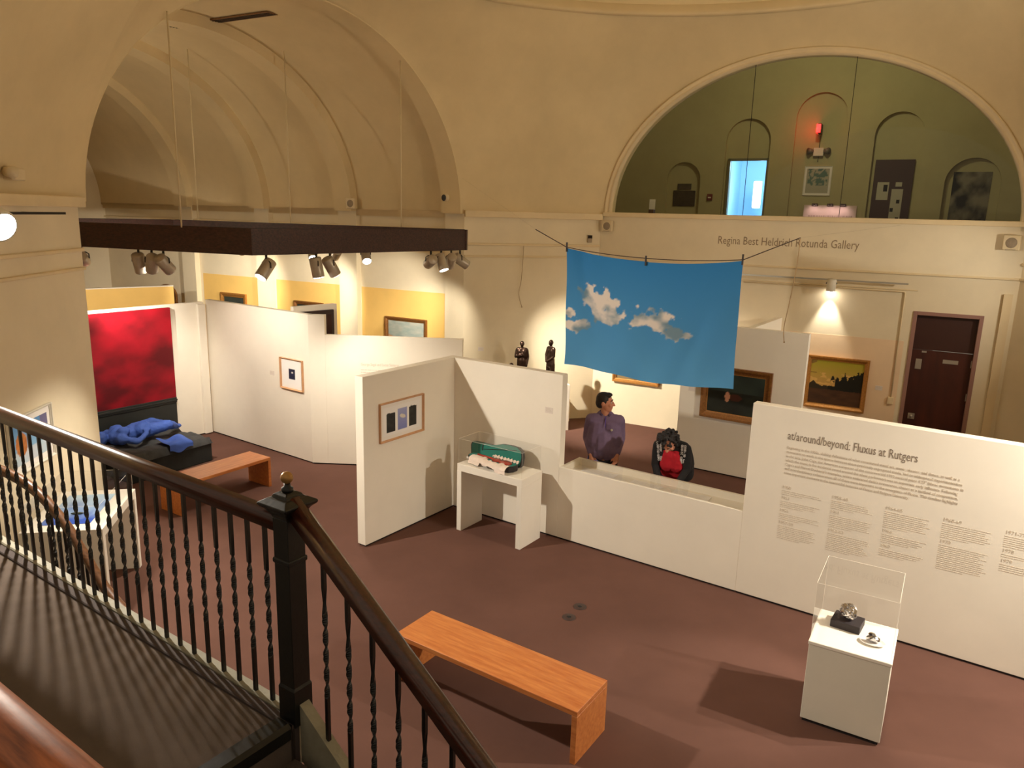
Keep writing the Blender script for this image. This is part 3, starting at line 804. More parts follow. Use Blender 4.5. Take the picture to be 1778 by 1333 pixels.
def landscape(U, V):
    sky = lerp(srgb(196, 152, 84), srgb(172, 160, 50), (V - .45) * 2)
    cl = fbm(U * 4, V * 9, 4)
    sky = np.where(((cl > .56) & (V > .45) & (V < .72))[..., None], np.array(srgb(214, 172, 96)), sky)
    sky = np.where(((fbm(U * 3 + 7, V * 6, 3) > .58) & (V > .7) & (U < .5))[..., None], np.array(srgb(140, 112, 54)), sky)
    j = (fbm(U * 28, V * 28, 3) - .5) * .16
    tree = (V < tree_edge(U) + j) & (U > .36) & ~((V < .55 + j) & (V > .42) & (U < .5) & (fbm(U * 40, V * 6, 2) > .48))
    far = (V < .42 + .09 * np.exp(-((U - .07) / .07) ** 2) + j * .3)
    img = np.where(far[..., None], np.array(srgb(52, 44, 28)), sky)
    img = np.where(tree[..., None], np.array(srgb(28, 27, 18)), img)
    gr = lerp(srgb(58, 38, 24), srgb(88, 58, 34), fbm(U * 6, V * 14, 4))
    return np.where((V < .34 + j * .2)[..., None], gr, img)
framed('landscape_painting', 'gilt-framed landscape with dark trees against a yellow sky, left of the door', LW(4.54, -.004, .85), TH, 1.0, .92, .075, .06, GILT, landscape, (110, 90), None, 0)
def darkfn(U, V):
    t = fbm(U * 4, V * 5, 4); img = lerp(srgb(22, 20, 14), srgb(40, 44, 32), t)
    img = np.where((V > .55)[..., None], lerp(srgb(52, 62, 54), srgb(30, 38, 34), fbm(U * 3, V * 3, 3)), img)
    fig = ((U - .36) / .045) ** 2 + ((V - .43) / .13) ** 2 < 1
    img = np.where(fig[..., None], np.array(srgb(196, 138, 108)), img)
    g2 = ((U - .50) / .12) ** 2 + ((V - .42) / .09) ** 2 < 1
    return np.where(g2[..., None] & ~fig[..., None], np.array(srgb(70, 36, 24)), img)
p = Q0 + Vector((math.cos(QA), math.sin(QA), 0)) * .80
framed('dark_painting', 'dark figure painting in a heavy gilt frame behind the sky banner', (p.x, p.y, .93), QA, 1.09, .84, .095, .06, GILTD, darkfn, (60, 46), GILT, 0)
framed('hidden_painting', 'wide gilt-framed painting mostly hidden by the sky banner, above the man', LW(.92, -.004, .84), TH, .95, .75, .07, .07, GILT, lambda U, V: lerp(srgb(90, 80, 60), srgb(150, 130, 90), fbm(U * 4, V * 4, 4)), (30, 24), None, 0)
def seafn(U, V):
    n = fbm(U * 6, V * 12, 4)
    img = lerp(srgb(120, 150, 150), srgb(190, 190, 176), n + (V - .5) * .6)
    sand = V < .52 - .45 * U
    return np.where(sand[..., None], lerp(srgb(170, 130, 92), srgb(206, 172, 130), n), img)
framed('seascape_painting', 'gilt-framed pale seascape on the yellow wall above the low partition', BW(-1.42, .12, 1.22), TH, 1.02, .74, .07, .05, GILTD, seafn, (50, 36), None, 0)
framed('mid_painting', 'gilt-framed picture on the middle yellow wall panel, half hidden by the partition', BW(-4.0, .12, 1.25), TH, .82, .84, .07, .05, GILTD, darkfn, (20, 20), None, 0)
framed('far_painting', 'small gilt-framed dark picture on the farthest yellow wall panel', BW(-6.3, .12, 1.35), TH, .82, .76, .09, .05, GILT, lambda U, V: lerp(srgb(40, 44, 40), srgb(60, 66, 56), fbm(U * 4, V * 4, 3)), (20, 20), None, 0)
# round-topped frame peeping over the yellow partition
rf = thing('round_top_frame', 'dark wooden round-topped frame peeping over beside the yellow partition', 'painting', BW(-8.6, .12, 1.25), TH)
arc = [(.36 * math.cos(a), .62 + .30 * math.sin(a)) for a in [pi * i / 16 for i in range(17)]]
MB().prism_xz([(-.36, 0), (.36, 0)] + arc[1:-1], -.05, -.002).build('frame', GILTD, rf)
arc2 = [(.26 * math.cos(a), .60 + .21 * math.sin(a)) for a in [pi * i / 16 for i in range(17)]]
MB().prism_xz([(-.26, .1), (.26, .1)] + arc2[1:-1], -.054, -.05).build('canvas', mat('canvas_brown', srgb(60, 44, 34), .6), rf)
# end-wall picture
ew = eb - TD * 2.30
def figfn(U, V):
    img = lerp(srgb(196, 200, 206), srgb(226, 224, 226), fbm(U * 3, V * 3, 3))
    f = (np.abs(U - .45) < .2) & (V < .55)
    return np.where(f[..., None], np.array(srgb(74, 34, 40)), img)
framed('end_wall_print', 'pale framed picture on the far end wall beside the left pier', (ew.x + .03, ew.y - .03, 1.75), T3, 1.10, 1.0, .05, .04, FRAMEW, figfn, (24, 24), None, .08)
# big dark painting on the inner partition
f_ = thing('tall_dark_painting', 'tall dark brown painting on the inner partition end', 'painting', dp.location + Vector((math.cos(DA), math.sin(DA), 0)) * .44 + Vector((0, 0, .7)), DA)
MB().box(-.36, .33, -.05, -.002, 0, 1.62).build('frame', mat('frame_dark', srgb(52, 32, 24), .5), f_, .006)
picture('canvas', .66, 1.46, 16, 30, lambda U, V: lerp(srgb(38, 24, 20), srgb(78, 48, 36), fbm(U * 5, V * 9, 4)), f_, warp=lambda u, v: (-.30 + .57 * u, -.052, .08 + 1.46 * v))
# print on the corner partition wing
def tripfn(U, V):
    img = np.ones(U.shape + (3,)) * np.array(srgb(240, 236, 232))
    j = (fbm(U * 16, V * 16, 3) - .5) * .10
    a = (np.abs(U - .20) < .115) & (V > .10) & (V < .80 - .35 * np.abs(U - .16) + j)
    b = (np.abs(U - .51) < .125) & (V > .10) & (V < .86)
    c = (np.abs(U - .80) < .10) & (V > .12) & (V < .86 - .25 * np.abs(U - .80) + j)
    dk = lerp(srgb(34, 34, 34), srgb(62, 60, 56), fbm(U * 9, V * 9, 3))
    img = np.where((a | c)[..., None], dk, img)
    blue = lerp(srgb(120, 128, 190), srgb(164, 168, 206), V)
    cl = ((U - .52) / .08) ** 2 + ((V - .58 + (U - .5) * .5) / .07) ** 2 < 1
    blue = np.where(cl[..., None], np.array(srgb(216, 208, 196)), blue)
    return np.where(b[..., None], blue, img)
p = FX(.001, -1.04, 1.262)
framed('triptych_print', 'beech-framed print of two dark shapes and a blue sky on the partition wing', p, PA + pi / 2, .79, .495, .022, .035, BEECH, tripfn, (90, 60), None, .045, cat='picture')
# small print on the back-left partition
A0 = math.atan2(G2.y - G0.y, G2.x - G0.x); dv = Vector((math.cos(A0), math.sin(A0), 0)); p = G2 - dv * .455
def smallfn(U, V):
    img = np.ones(U.shape + (3,)) * np.array(srgb(238, 234, 230))
    k = (np.abs(U - .5) < .17) & (np.abs(V - .5) < .2)
    col = lerp(srgb(18, 18, 34), srgb(44, 44, 72), fbm(U * 12, V * 12, 3))
    w = (np.abs(U - .52) < .05) & (np.abs(V - .56) < .035)
    col = np.where(w[..., None], np.array(srgb(200, 190, 180)), col)
    return np.where(k[..., None], col, img)
framed('small_blue_print', 'small dark blue print with wide white mat in a thin beech frame', (p.x, p.y, 1.165), A0, .56, .51, .02, .04, BEECH, smallfn, (50, 46), None, .03, cat='picture')
# art on the left pier
PDA = math.atan2(C3.y - C4.y, C3.x - C4.x); pv = Vector((math.cos(PDA), math.sin(PDA), 0)); p = C3 - pv * 1.52
def beachfn(U, V):
    img = lerp(srgb(150, 190, 214), srgb(90, 140, 190), V)
    img = np.where((V < .35)[..., None], lerp(srgb(206, 206, 210), srgb(170, 200, 214), fbm(U * 4, V * 7, 3)), img)
    img = np.where(((U > .78) & (V > .7))[..., None], np.array(srgb(110, 104, 140)), img)
    o = ((U - .2) / .16) ** 2 + ((V - .5) / .3) ** 2 < 1
    return np.where(o[..., None], lerp(srgb(150, 86, 40), srgb(206, 130, 60), fbm(U * 9, V * 9, 3)), img)
framed('pier_print', 'white-framed blue and orange print on the left pier behind the railing', (p.x + .004, p.y, 1.27), PDA, .84, .60, .03, .03, FRAMEW, beachfn, (44, 36), None, .06, cat='picture')

# ================================================================== PLINTHS AND CASES
def bonnet(par, x0, x1, y0, y1, z0, z1):
    """clear acrylic cover: four sides and a top, each a thin sheet, with bright edges"""
    me = MB(); me.add([(x, y, z) for z in (z0, z1) for x, y in ((x0, y0), (x1, y0), (x1, y1), (x0, y1))], [(0, 1, 5, 4), (1, 2, 6, 5), (2, 3, 7, 6), (3, 0, 4, 7), (4, 5, 6, 7)])
    c = me.build('clear_cover', CLEAR, par)
    e = MB(); r = .0013
    for (a, b) in (((x0, y0), (x1, y0)), ((x1, y0), (x1, y1)), ((x1, y1), (x0, y1)), ((x0, y1), (x0, y0))):
        e.tube([(a[0], a[1], z1), (b[0], b[1], z1)], r, 4)
    for x in (x0, x1):
        for y in (y0, y1): e.tube([(x, y, z0), (x, y, z1)], r * .7, 4)
    e.build('cover_edges', mat('acrylic_edge', srgb(240, 230, 214), .3), c)
    return c
pd = thing('display_pedestal', 'grey-white square pedestal with a clear cover holding silver objects at right', 'pedestal', (2.4425, 5.4646, 0), -.5319)
MB().box(.006, .604, .006, .60, .03, .70).build('plinth', GREYP, pd, .003)
MB().box(.02, .59, .02, .585, 0, .03).build('kick', KICK, pd)
MB().box(0, .61, 0, .606, .70, .728).build('top', WHITE2, pd, .003)
bonnet(pd, .012, .598, .012, .594, .728, 1.235)
PDM = Matrix.Translation((2.4425, 5.4646, 0)) @ Matrix.Rotation(-.5319, 4, 'Z')
bb = thing('black_block', 'small black block under the silver ball inside the pedestal case', 'block', PDM @ Vector((.235, .425, .729)), -.5319 - .1)
MB().box(-.115, .115, -.10, .10, 0, .065).build('block', mat('block_black', srgb(36, 28, 30), .6), bb, .004)
CHROME = mat('chrome', srgb(214, 212, 214), .12, .1, 30, metal=1.0)
sb = thing('silver_ball', 'crumpled silver ball resting on a black block in the pedestal case', 'sculpture', PDM @ Vector((.235, .425, .795)), 0)
mb = MB(); mb.ball((0, 0, .062), .068, 18)
rr = random.Random(2)
mb.v = [tuple(Vector((0, 0, .062)) + (Vector(v) - Vector((0, 0, .062))) * rr.uniform(.82, 1.10)) for v in mb.v]; mb.sm = [False] * len(mb.sm)
mb.build('ball', CHROME, sb)
for k in range(26):
    a, b = rr.uniform(0, 2 * pi), rr.uniform(-.4, 1.4); v = Vector((math.cos(a) * math.cos(b), math.sin(a) * math.cos(b), math.sin(b)))
    if v.z * .068 + .062 < .02: continue
    m2 = MB(); m2.ball(tuple(Vector((0, 0, .062)) + v * .064), rr.uniform(.010, .017), 8); m2.sm = [False] * len(m2.sm); m2.build('facet', CHROME, sb)
ds = thing('white_dish', 'small white oval dish in front of the silver ball in the pedestal case', 'dish', PDM @ Vector((.445, .245, .729)), -.5)
mb = MB(); mb.lathe([(.04, 0), (.085, .006), (.098, .018), (.094, .018), (.08, .010), (.02, .008)], 24); mb.v = [(x, y * .72, z) for x, y, z in mb.v]; mb.build('dish', mat('porcelain', srgb(232, 226, 220), .25), ds)
sh = thing('silver_shell', 'small crumpled silver shape lying on the white dish', 'sculpture', PDM @ Vector((.445, .245, .739)), -.4)
mb = MB(); mb.ball((0, 0, .026), .05, 12, (1.1, .6, .62)); mb.v = [(x + rr.uniform(-.006, .006), y + rr.uniform(-.006, .006), z + rr.uniform(-.006, .01) * (z > .01)) for x, y, z in mb.v]; mb.sm = [False] * len(mb.sm); mb.build('body', CHROME, sh)
mb = MB(); mb.ball((-.01, .012, .058), .024, 8, (1.2, .7, .8)); mb.sm = [False] * len(mb.sm); mb.build('crest', CHROME, sh)

vtb = thing('violin_table', 'white bridge-shaped table with a clear cover in front of the corner partition', 'table', FX(.53, -.58), PA)
MB().box(0, 1.0, 0, .455, .81, .905).build('top', WHITE2, vtb, .003)
for x in (0, .93): MB().box(x, x + .07, 0, .455, 0, .81).build('leg', WHITE2, vtb, .002)
bonnet(vtb, .015, .985, .015, .44, .905, 1.235)
# ---- violin case with violin
vc = thing('violin_case', 'open violin case with green lining holding a violin wrapped in white cloth', 'violin case', FX(.56, -.42, .906), PA - .07)
case_xy = [(-.02, .06), (.0, .02), (.05, 0), (.30, .0), (.42, -.035), (.62, -.045), (.70, -.01), (.735, .05), (.735, .13), (.70, .18), (.62, .21), (.42, .20), (.30, .155), (.05, .15), (.0, .13), (-.02, .10)]
CASEB = mat('case_black', srgb(28, 24, 26), .5); LIN = mat('lining_green', srgb(18, 118, 104), .8, .08, 9)
mb = MB(); mb.prism(case_xy, 0, .075); mb.build('case_body', CASEB, vc, .006)
mb = MB(); cen = Vector((.36, .08)); mb.prism([tuple(cen + (Vector(p) - cen) * .95) for p in case_xy], .075, .079); mb.build('body_lining', LIN, vc)
lid_p = [(-.02, .0), (-.03, .05), (-.015, .095), (.03, .11), (.30, .118), (.36, .135), (.44, .165), (.56, .175), (.66, .17), (.72, .13), (.74, .06), (.735, -.05), (.70, -.085), (.60, -.085), (.30, -.085), (.0, -.085)]
lid_p = [(-.15 + (x + .03) * 1.13, z) for x, z in lid_p]
mb = MB(); mb.prism_xz([(x, z + .085) for x, z in lid_p], .215, .275); ld = mb.build('lid', CASEB, vc, .005)
ld.rotation_euler = (-.22, 0, 0); ld.location = (0, .0, .05)
c2 = Vector((.36, .05)); mb = MB(); mb.prism_xz([tuple(Vector((0, .085)) + c2 + (Vector(p) - c2) * .955) for p in lid_p], .210, .216); mb.build('lid_lining', LIN, ld)
mb = MB(); mb.tube([(.06, .207, .115), (.62, .207, .215)], .004, 6); mb.build('bow', mat('bow_wood', srgb(40, 34, 28), .4), ld)
mb = MB(); mb.box(.06, .075, .206, .211, .10, .19); mb.build('strap', CASEB, ld)
org = organic('violin', [('e', (.58, .075, .085), (.10, .075, .022)), ('e', (.44, .08, .085), (.075, .06, .02)), ('c', (.40, .08, .09), .016, (.12, .08, .095), .012)], mat('violin_red', srgb(150, 44, 26), .25, .2, 14, coat=.4), vc, .006, 2)
CLOTHM = mat('cloth_white', srgb(230, 212, 198), .9, .05, 20)
def wrapfn(i, j):
    x = .09 + .64 * i / 44; t = j / 9
    low = .012 if (x < .29 or x > .57) else .050 + .012 * math.sin(30 * x)
    path = [(.075, .080), (.045, .094), (.0, .098), (-.035, .094), (-.062, .080), (-.072, .06)]
    y, z = path[j] if j < 6 else (-.074 - .004 * (j - 6), .06 + (low - .06) * (j - 5) / 4)
    if .32 < x < .56 and j < 2: y, z = path[2][0] + .012 * (2 - j), path[2][1] - .004
    n = float(fbm(np.array(x * 22 + 3), np.array(t * 5 + 1), 3)) - .5
    yo = -.045 * max(0, min(1, (x - .30) / .14))
    return (x + .012 * n, y + yo + .022 * n, z + .026 * n * (j < 7))
mb = MB(); mb.grid(wrapfn, 44, 9, False); mb.build('cloth', CLOTHM, vc, fix=False)
mb = MB(); mb.grid(lambda i, j: (.30 + .42 * i / 24, .155 + .03 * j / 4 + .008 * math.sin(9 * i), .083 + .012 * math.sin(2.1 * i + j) + .006 * j), 24, 4, False); mb.build('cloth_back', CLOTHM, vc, fix=False)
MB().box(.0, .03, -.004, .0, .035, .06).build('label_tag', PAPER, vc)

# ---- table-case with the blue print at left
bt = thing('blue_print_table', 'white bridge-shaped display table with a blue print behind the left railing', 'table', (-3.95, 6.80, 0), math.radians(101.5))
MB().box(0, 1.12, 0, .74, .83, .925).build('top', WHITE2, bt, .003)
for x in (0, 1.05): MB().box(x, x + .07, 0, .74, 0, .83).build('leg', WHITE2, bt, .002)
bonnet(bt, .02, 1.10, .02, .72, .925, 1.16)
bp = thing('blue_print', 'blue wave-like print with a small insect shape on the white table', 'print', (-3.95, 6.80, .926), math.radians(101.5))
def bluefn(U, V):
    n = fbm(U * 3 + 2, V * 3, 4); t = U * .9 + (n - .5) * .9
    return lerp(srgb(34, 74, 172), srgb(186, 214, 232), t)
picture('sheet', .8, .5, 40, 30, bluefn, bp, warp=lambda u, v: (.16 + .82 * u, .16 + .46 * v, .0015))
mb = MB(); mb.ball((.42, .36, .012), .05, 10, (.35, 1.3, .22)); mb.build('insect', mat('insect_dark', srgb(52, 62, 48), .5), bp)

# ================================================================== SKY BANNER
BO = 1.2; BNX, BNY = 190, 126
bn = thing('sky_banner', 'blue cloth banner printed with white clouds pegged on a line', 'banner', FX(0, BO), PA)
def topz(u): return 3.60 * (1 - u) + 3.56 * u - .10 * (1 - (2 * u - 1) ** 2)
def bwarp(u, v):
    s0, s1 = .96 + .04 * (1 - v), 3.39 + .01 * (1 - v) - .0
    x = s0 + (s1 - s0) * u
    zt = topz(u) - .018 * math.sin(pi * u) * (0 if u < .5 else .3); zb = 2.0 - .005 * u - .05 * math.sin(pi * u) + .012 * math.sin(7 * u)
    z = zb + (zt - zb) * v
    y = .036 * math.sin(9 * u + 3 * v) * (1 - .5 * v) + .022 * math.sin(21 * u + 9 * v) * (1 - v) + .05 * math.exp(-((u - .09 - .12 * (1 - v)) / .045) ** 2) * v + .045 * math.exp(-((u - .93 + .25 * (1 - v)) / .06) ** 2) * (1 - v) + .03 * math.sin(16 * u - 5 * v) * (1 - v) * .6
    return (x, y, z)
def puff(U, V, blobs, sc, seed):
    d = np.zeros_like(U) - 1.5
    for cx, cy, rx, ry in blobs: d = np.maximum(d, 1 - np.sqrt(((U - cx) / rx) ** 2 + ((V - cy) / ry) ** 2))
    n = fbm(U * sc * 1.9 + seed, V * sc * 1.25 + seed, 6)
    return np.clip((d + (n - .5) * 2.1 - .02) * 4.5, 0, 1), n
def skyfn(U, V):
    img = lerp(srgb(90, 156, 206), srgb(50, 122, 182), V)
    for blobs, seed in (([(.17, .645, .085, .10), (.23, .59, .105, .13), (.29, .55, .075, .11), (.24, .47, .07, .06)], 3), ([(.53, .52, .11, .095), (.59, .49, .09, .085), (.48, .49, .08, .05), (.67, .425, .065, .045), (.71, .415, .05, .03)], 11), ([(.05, .35, .08, .06), (.09, .37, .06, .05), (.02, .45, .045, .05)], 23)):
        a, n = puff(U, V, blobs, 14, seed)
        n2 = fbm(U * 9 + seed * 2, V * 9, 4)
        cy = blobs[0][1]
        shade = np.clip((n2 - .40) * 4.0 + (cy - .06 - V) * 3 + .12, 0, 1)
        c = lerp(srgb(224, 214, 204), srgb(116, 142, 158), shade)
        img = img * (1 - a[..., None]) + c * a[..., None]
    return img
picture('cloth', 0, 0, BNX, BNY, skyfn, bn, attr_mat('banner_cloth', .85, .15), warp=bwarp)
CORD = mat('cord_dark', srgb(70, 54, 46), .8)
lp_ = [(.45, 0, 3.83)] + [(.96 + 2.43 * u, -.004, topz(u) + .012 + .03 * math.sin(pi * u)) for u in [i / 12 for i in range(13)]] + [(4.01, 0, 3.85)]
mb = MB(); mb.tube(lp_, .006, 6); mb.build('clothesline', CORD, bn)
mb = MB(); mb.tube([(.45, 0, 3.83), (-1.15, .35, 4.55)], .0006, 4); mb.tube([(4.01, 0, 3.85), (4.75, 1.9, 4.02)], .0006, 4); mb.build('nylon_line', mat('nylon', srgb(150, 130, 100), .6), bn)
for x, u in ((.965, 0), (2.14, .485), (3.38, 1)):
    MB().box(x - .008, x + .008, -.014, .006, topz(u) - .05, topz(u) + .075).build('peg', mat('peg_dark', srgb(52, 44, 44), .7), bn)

# ================================================================== SUSPENDED LIGHTING FRAME
KP = Vector((-3.33, 9.6, 0)); KR = Vector((.632, .775, 0)).normalized(); KL = Vector((-.94, .342, 0)).normalized()
FLR, FLL, FZ0, FZ1 = 4.0, 6.2, 3.43, 3.765
lf = thing('lighting_frame', 'dark brown suspended timber frame carrying the spotlights under the vault', 'lighting frame', KP)
O_ = Vector((0, 0, 0))
for a, b in ((O_, KR * FLR), (KR * FLR, KR * FLR + KL * FLL), (KR * FLR + KL * FLL, KL * FLL), (KL * FLL, O_)):
    d = (b - a).normalized()
    mb = MB(); oslab(mb, a, b, FZ0, FZ1, 0, .055); o = mb.build('beam', BEAM, lf, .004)
    mb = MB(); oslab(mb, a + d * .06, b - d * .06, FZ1 - .012, FZ1 + .004, .008, .03); mb.build('track', BLACKM, lf)
def vault_z(p):
    """height of the vault or pendentive over a plan point inside the barrel"""
    q = p - C3; den = TD.x * D.y - TD.y * D.x
    w = (q.x * D.y - q.y * D.x) / den
    return 4.02 + ell(w - ACX, AV, BV)
for a, t in ((KR * FLR, 1.24), (KR * FLR, 3.5), (KR * FLR, 5.6), (O_, 1.1), (O_, 4.9)):
    p = a + KL * t + Vector((KL.y, -KL.x, 0)) * (.0)
    top = vault_z(KP + p) - .02
    mb = MB(); mb.tube([(p.x, p.y, FZ1 - .02), (p.x, p.y, top)], .011, 8); mb.build('suspension_rod', ROD, lf)

def spotlight(label, at, target, power=0, angle=46, L=.27, r=.082, group='track spotlights', lens=True, stem=.10, housing=CAN, hang=True, soft=.05, col=WARM, lens_mat=None):
    at = Vector(at); tg = Vector(target)
    t = thing('track_spotlight', label, 'spotlight', at, 0, group)
    pv_ = Vector((0, 0, -stem - .06)) if hang else (tg - at).normalized() * .16
    d = (tg - (at + pv_)).normalized()
    mb = MB(); mb.tube([(0, 0, .0), tuple(pv_ * .45)], .016, 8); mb.build('stem', BLACKM, t)
    sd = d.cross(Vector((0, 0, 1)))
    sd = sd.normalized() if sd.length > .05 else Vector((1, 0, 0))
    mb = MB(); top = pv_ * .45
    mb.tube([tuple(pv_ + sd * (r + .006)), tuple(pv_ * .6 + sd * (r + .004)), tuple(top + sd * r * .6), tuple(top), tuple(top - sd * r * .6), tuple(pv_ * .6 - sd * (r + .004)), tuple(pv_ - sd * (r + .006))], .008, 6)
    mb.build('yoke', BLACKM, t)
    c0 = pv_ - d * L * .42; c1 = pv_ + d * L * .58
    mb = MB(); mb.tube([tuple(c0), tuple(c0 + d * .012), tuple(c1 - d * .01), tuple(c1)], [r * .88, r, r, r * .98], 24); h = mb.build('housing', housing, t)
    if lens:
        mb = MB(); mb.tube([tuple(c1 + d * .001), tuple(c1 + d * .006)], [r * .86, r * .84], 24); mb.build('lens', lens_mat or LENS, t)
    if power:
        light('spot_beam', 'SPOT', at + c1 + d * .02, tg, power, soft, col, angle, .7)
    return t
def onKR(t, z=FZ0): p = KP + KR * t; return (p.x, p.y, z)
def onKL(t, z=FZ0): p = KP + KL * t; return (p.x, p.y, z)
def onRL(t, z=FZ0): p = KP + KR * FLR + KL * t; return (p.x, p.y, z)
SP = 1.0
spotlight('silver spotlight near the front corner of the frame, tilted down to the left', onKR(.20), (-4.5, 7.9, .6), 330 * SP, 62)
spotlight('large silver spotlight pointing down with a glaring lens, middle of the front beam', onKR(.97), (-2.3, 10.6, .4), 170 * SP, 110)
spotlight('silver spotlight just right of the glaring one, tilted down to the right', onKR(1.20), (-1.75, 11.5, 1.3), 70 * SP, 80)
spotlight('upright silver spotlight, leftmost of the cluster at the right end of the frame', onKR(3.15), tuple(BW(-2.3, .1, 1.9)), 300 * SP, 60)
spotlight('silver spotlight with lens toward the camera in the right-end cluster', onKR(3.38), (-.35, 11.6, .9), 0, 50)
spotlight('silver spotlight tucked behind in the right-end cluster', onKR(3.61), tuple(BW(-1.0, .1, 1.4)), 160 * SP, 60, lens=False)
spotlight('silver spotlight tilted right at the very end of the frame', onKR(3.82), (2.5, 14.3, .7), 1100 * SP, 62, lens=False, soft=.03)
spotlight('silver spotlight leftmost of the three on the left beam, hanging straight', onKL(1.87), (-5.3, 11.6, .5), 0, 50, lens=False)
spotlight('silver spotlight in the middle of the three on the left beam', onKL(1.64), (-6.0, 12.0, 1.0), 190 * SP, 66)
spotlight('silver spotlight rightmost of the three on the left beam, tilted right', onKL(1.44), (-4.1, 12.2, 1.3), 240 * SP, 90)
spotlight('small silver spotlight at the left pier end of the frame', onKL(2.9), (-7.6, 14.9, 1.7), 460 * SP, 74)
spotlight('glowing spotlight on the back beam left of the others', onRL(3.05), (-3.2, 12.2, 1.9), 0, 50)
spotlight('grey spotlight on the back beam between two glowing ones', onRL(2.55), tuple(BW(-4.2, .1, 1.8)), 300 * SP, 66, lens=False)
spotlight('glowing spotlight on the back beam toward the right end', onRL(1.95), (-2.0, 11.7, 1.7), 0, 50)
spotlight('spotlight on the back beam lighting the far yellow panel', onRL(4.6), tuple(BW(-6.6, .1, 1.8)), 320 * SP, 70)
# wall track and lamp on the left pier
p = C3 - pv * 2.0; nx = Vector((pv.y, -pv.x, 0))
tk = thing('pier_light_track', 'thin dark lighting track fixed high on the left pier', 'light track', p + nx * .35, PDA)
MB().box(-1.0, .95, -.012, .012, 3.895, 3.92).build('track', BLACKM, tk)
for x in (-.8, .8): MB().box(x - .01, x + .01, 0, .36, 3.90, 3.915).build('bracket', BLACKM, tk)
LP1 = p + nx * .35 - pv * .35
spotlight('glaring white spotlight on the left pier facing the camera', (LP1.x, LP1.y, 3.895), (.6, 5.0, 1.6), 1120 * SP, 160, .22, .145, stem=.0, housing=FRAMEW, soft=.08)
# matching lamp on the right-hand side wall, out of the picture
spotlight('white spotlight on the right side wall above the pedestal side', (5.75, 4.75, 3.9), (3.2, 6.0, .5), 820 * SP, 92, .24, .11, housing=FRAMEW, soft=.05)
spotlight('white spotlight on the right side wall beamed at the pedestal case', (5.92, 5.20, 3.9), (2.78, 5.72, .75), 520 * SP, 22, .24, .09, housing=FRAMEW, soft=.04)
q = C0.lerp(CR, .6)
spotlight('added fill spotlight high on the right side wall turned to the right partition', (6.3, 5.9, 3.9), (3.7, 11.3, 1.2), 420 * SP, 46, .24, .11, housing=FRAMEW)  # added out of view to brighten the right partition
spotlight('added fill spotlight high on the right chamfer wall turned to the gallery name', (q.x - .30, q.y - .9, 3.9), tuple(LW(3.2, 0, 2.4)), 150 * SP, 90, .24, .11, housing=FRAMEW)  # added out of view to brighten the lunette wall
# track on the lunette wall
tk2 = thing('wall_light_track', 'thin metal lighting track along the right wall above the door', 'light track', LW(2.2, -.16, 0), TH)
mb = MB(); mb.box(-.6, 3.25, -.014, .014, 3.085, 3.11); mb.build('track', STEEL, tk2)
for x in (.3, 1.6, 2.9): MB().box(x - .01, x + .01, 0, .16, 3.09, 3.105).build('bracket', STEEL, tk2)
q_ = LW(4.30, -.16, 3.085)
spotlight('white spotlight on the right wall track above the landscape painting', q_, tuple(LW(4.28, -.0, 2.1)), 60 * SP, 58, .20, .075, housing=FRAMEW, stem=.0, soft=.03)

# ================================================================== WALL FITTINGS
d2 = struct(bpy.data.objects.new('door_2', None)); COL.objects.link(d2); d2.location = LW(DS0, 0, 0); d2.rotation_euler = (0, 0, TH); d2['label'] = 'dark walnut door with steel plates in the right wall'
DW = DS1 - DS0
mb = MB(); mb.box(0, .06, -.02, .2, 0, DZ); mb.box(DW - .06, DW, -.02, .2, 0, DZ); mb.box(.06, DW - .06, -.02, .2, DZ - .06, DZ); mb.build('door_frame', DOORF, d2, .004)
MB().box(.06, DW - .06, .08, .13, 0, 2.02).build('door_leaf', DOORW, d2, .003)
MB().box(.06, DW - .06, .08, .13, 2.03, DZ - .06).build('over_panel', mat('door_walnut_dark', srgb(60, 30, 22), .45), d2, .003)
for (x, z, w, h, nm) in ((.13, 1.70, .09, .17, 'notice_plate'), (.52, 1.83, .22, .065, 'name_plate'), (.13, .84, .10, .10, 'lock_plate'), (.20, 1.98, .07, .03, 'door_tag')):
    MB().box(x, x + w, .074, .08, z, z + h).build(nm, STEEL, d2, .002)
mb = MB(); mb.ball((.18, .06, .89), .025, 12); mb.build('door_knob', STEEL, d2)
for z in (.35, 1.25, 1.8): MB().box(DW - .075, DW - .055, .066, .085, z, z + .12).build('hinge', STEEL, d2)
# gallery name on the frieze
text_mesh('gallery_lettering', 'Regina Best Heldrich Rotunda Gallery', .20, mat('lettering_taupe', srgb(146, 124, 94), .6), W_LUN, LW(2.29, -.002, 3.615), rot=(pi / 2, 0, TH), width=2.34)
SPKW = mat('speaker_cream', srgb(216, 198, 160), .5); SPKG = mat('speaker_mesh', srgb(150, 134, 112), .7, .1, 60)
def speaker(label, loc, rot, s=.20):
    t = thing('wall_speaker', label, 'speaker', loc, rot, 'cream box wall speakers')
    MB().box(-s / 2, s / 2, -.10, 0, 0, s).build('box', SPKW, t, .012)
    mb = MB(); mb.tube([(0, -.100, s / 2), (0, -.106, s / 2)], [s * .34, s * .30], 24); mb.build('grille', SPKG, t)
    MB().box(-s * .3, s * .3, -.108, -.10, s * .03, s * .07).build('badge', SPKG, t)
speaker('cream box speaker below the left end of the lunette window', LW(.17, -.005, 3.76), TH, .21)
speaker('cream box speaker below the right end of the lunette window', LW(6.78, -.055, 3.69), TH - .3, .23)
speaker('cream box speaker sitting on the cornice under the second vault rib', BW(-2.62, -.02, 4.06), TH + .15, .21)
cm = thing('security_camera', 'small white security camera with dark lens at the foot of the front arch', 'camera', BW(-.32, -.03, 4.06), TH)
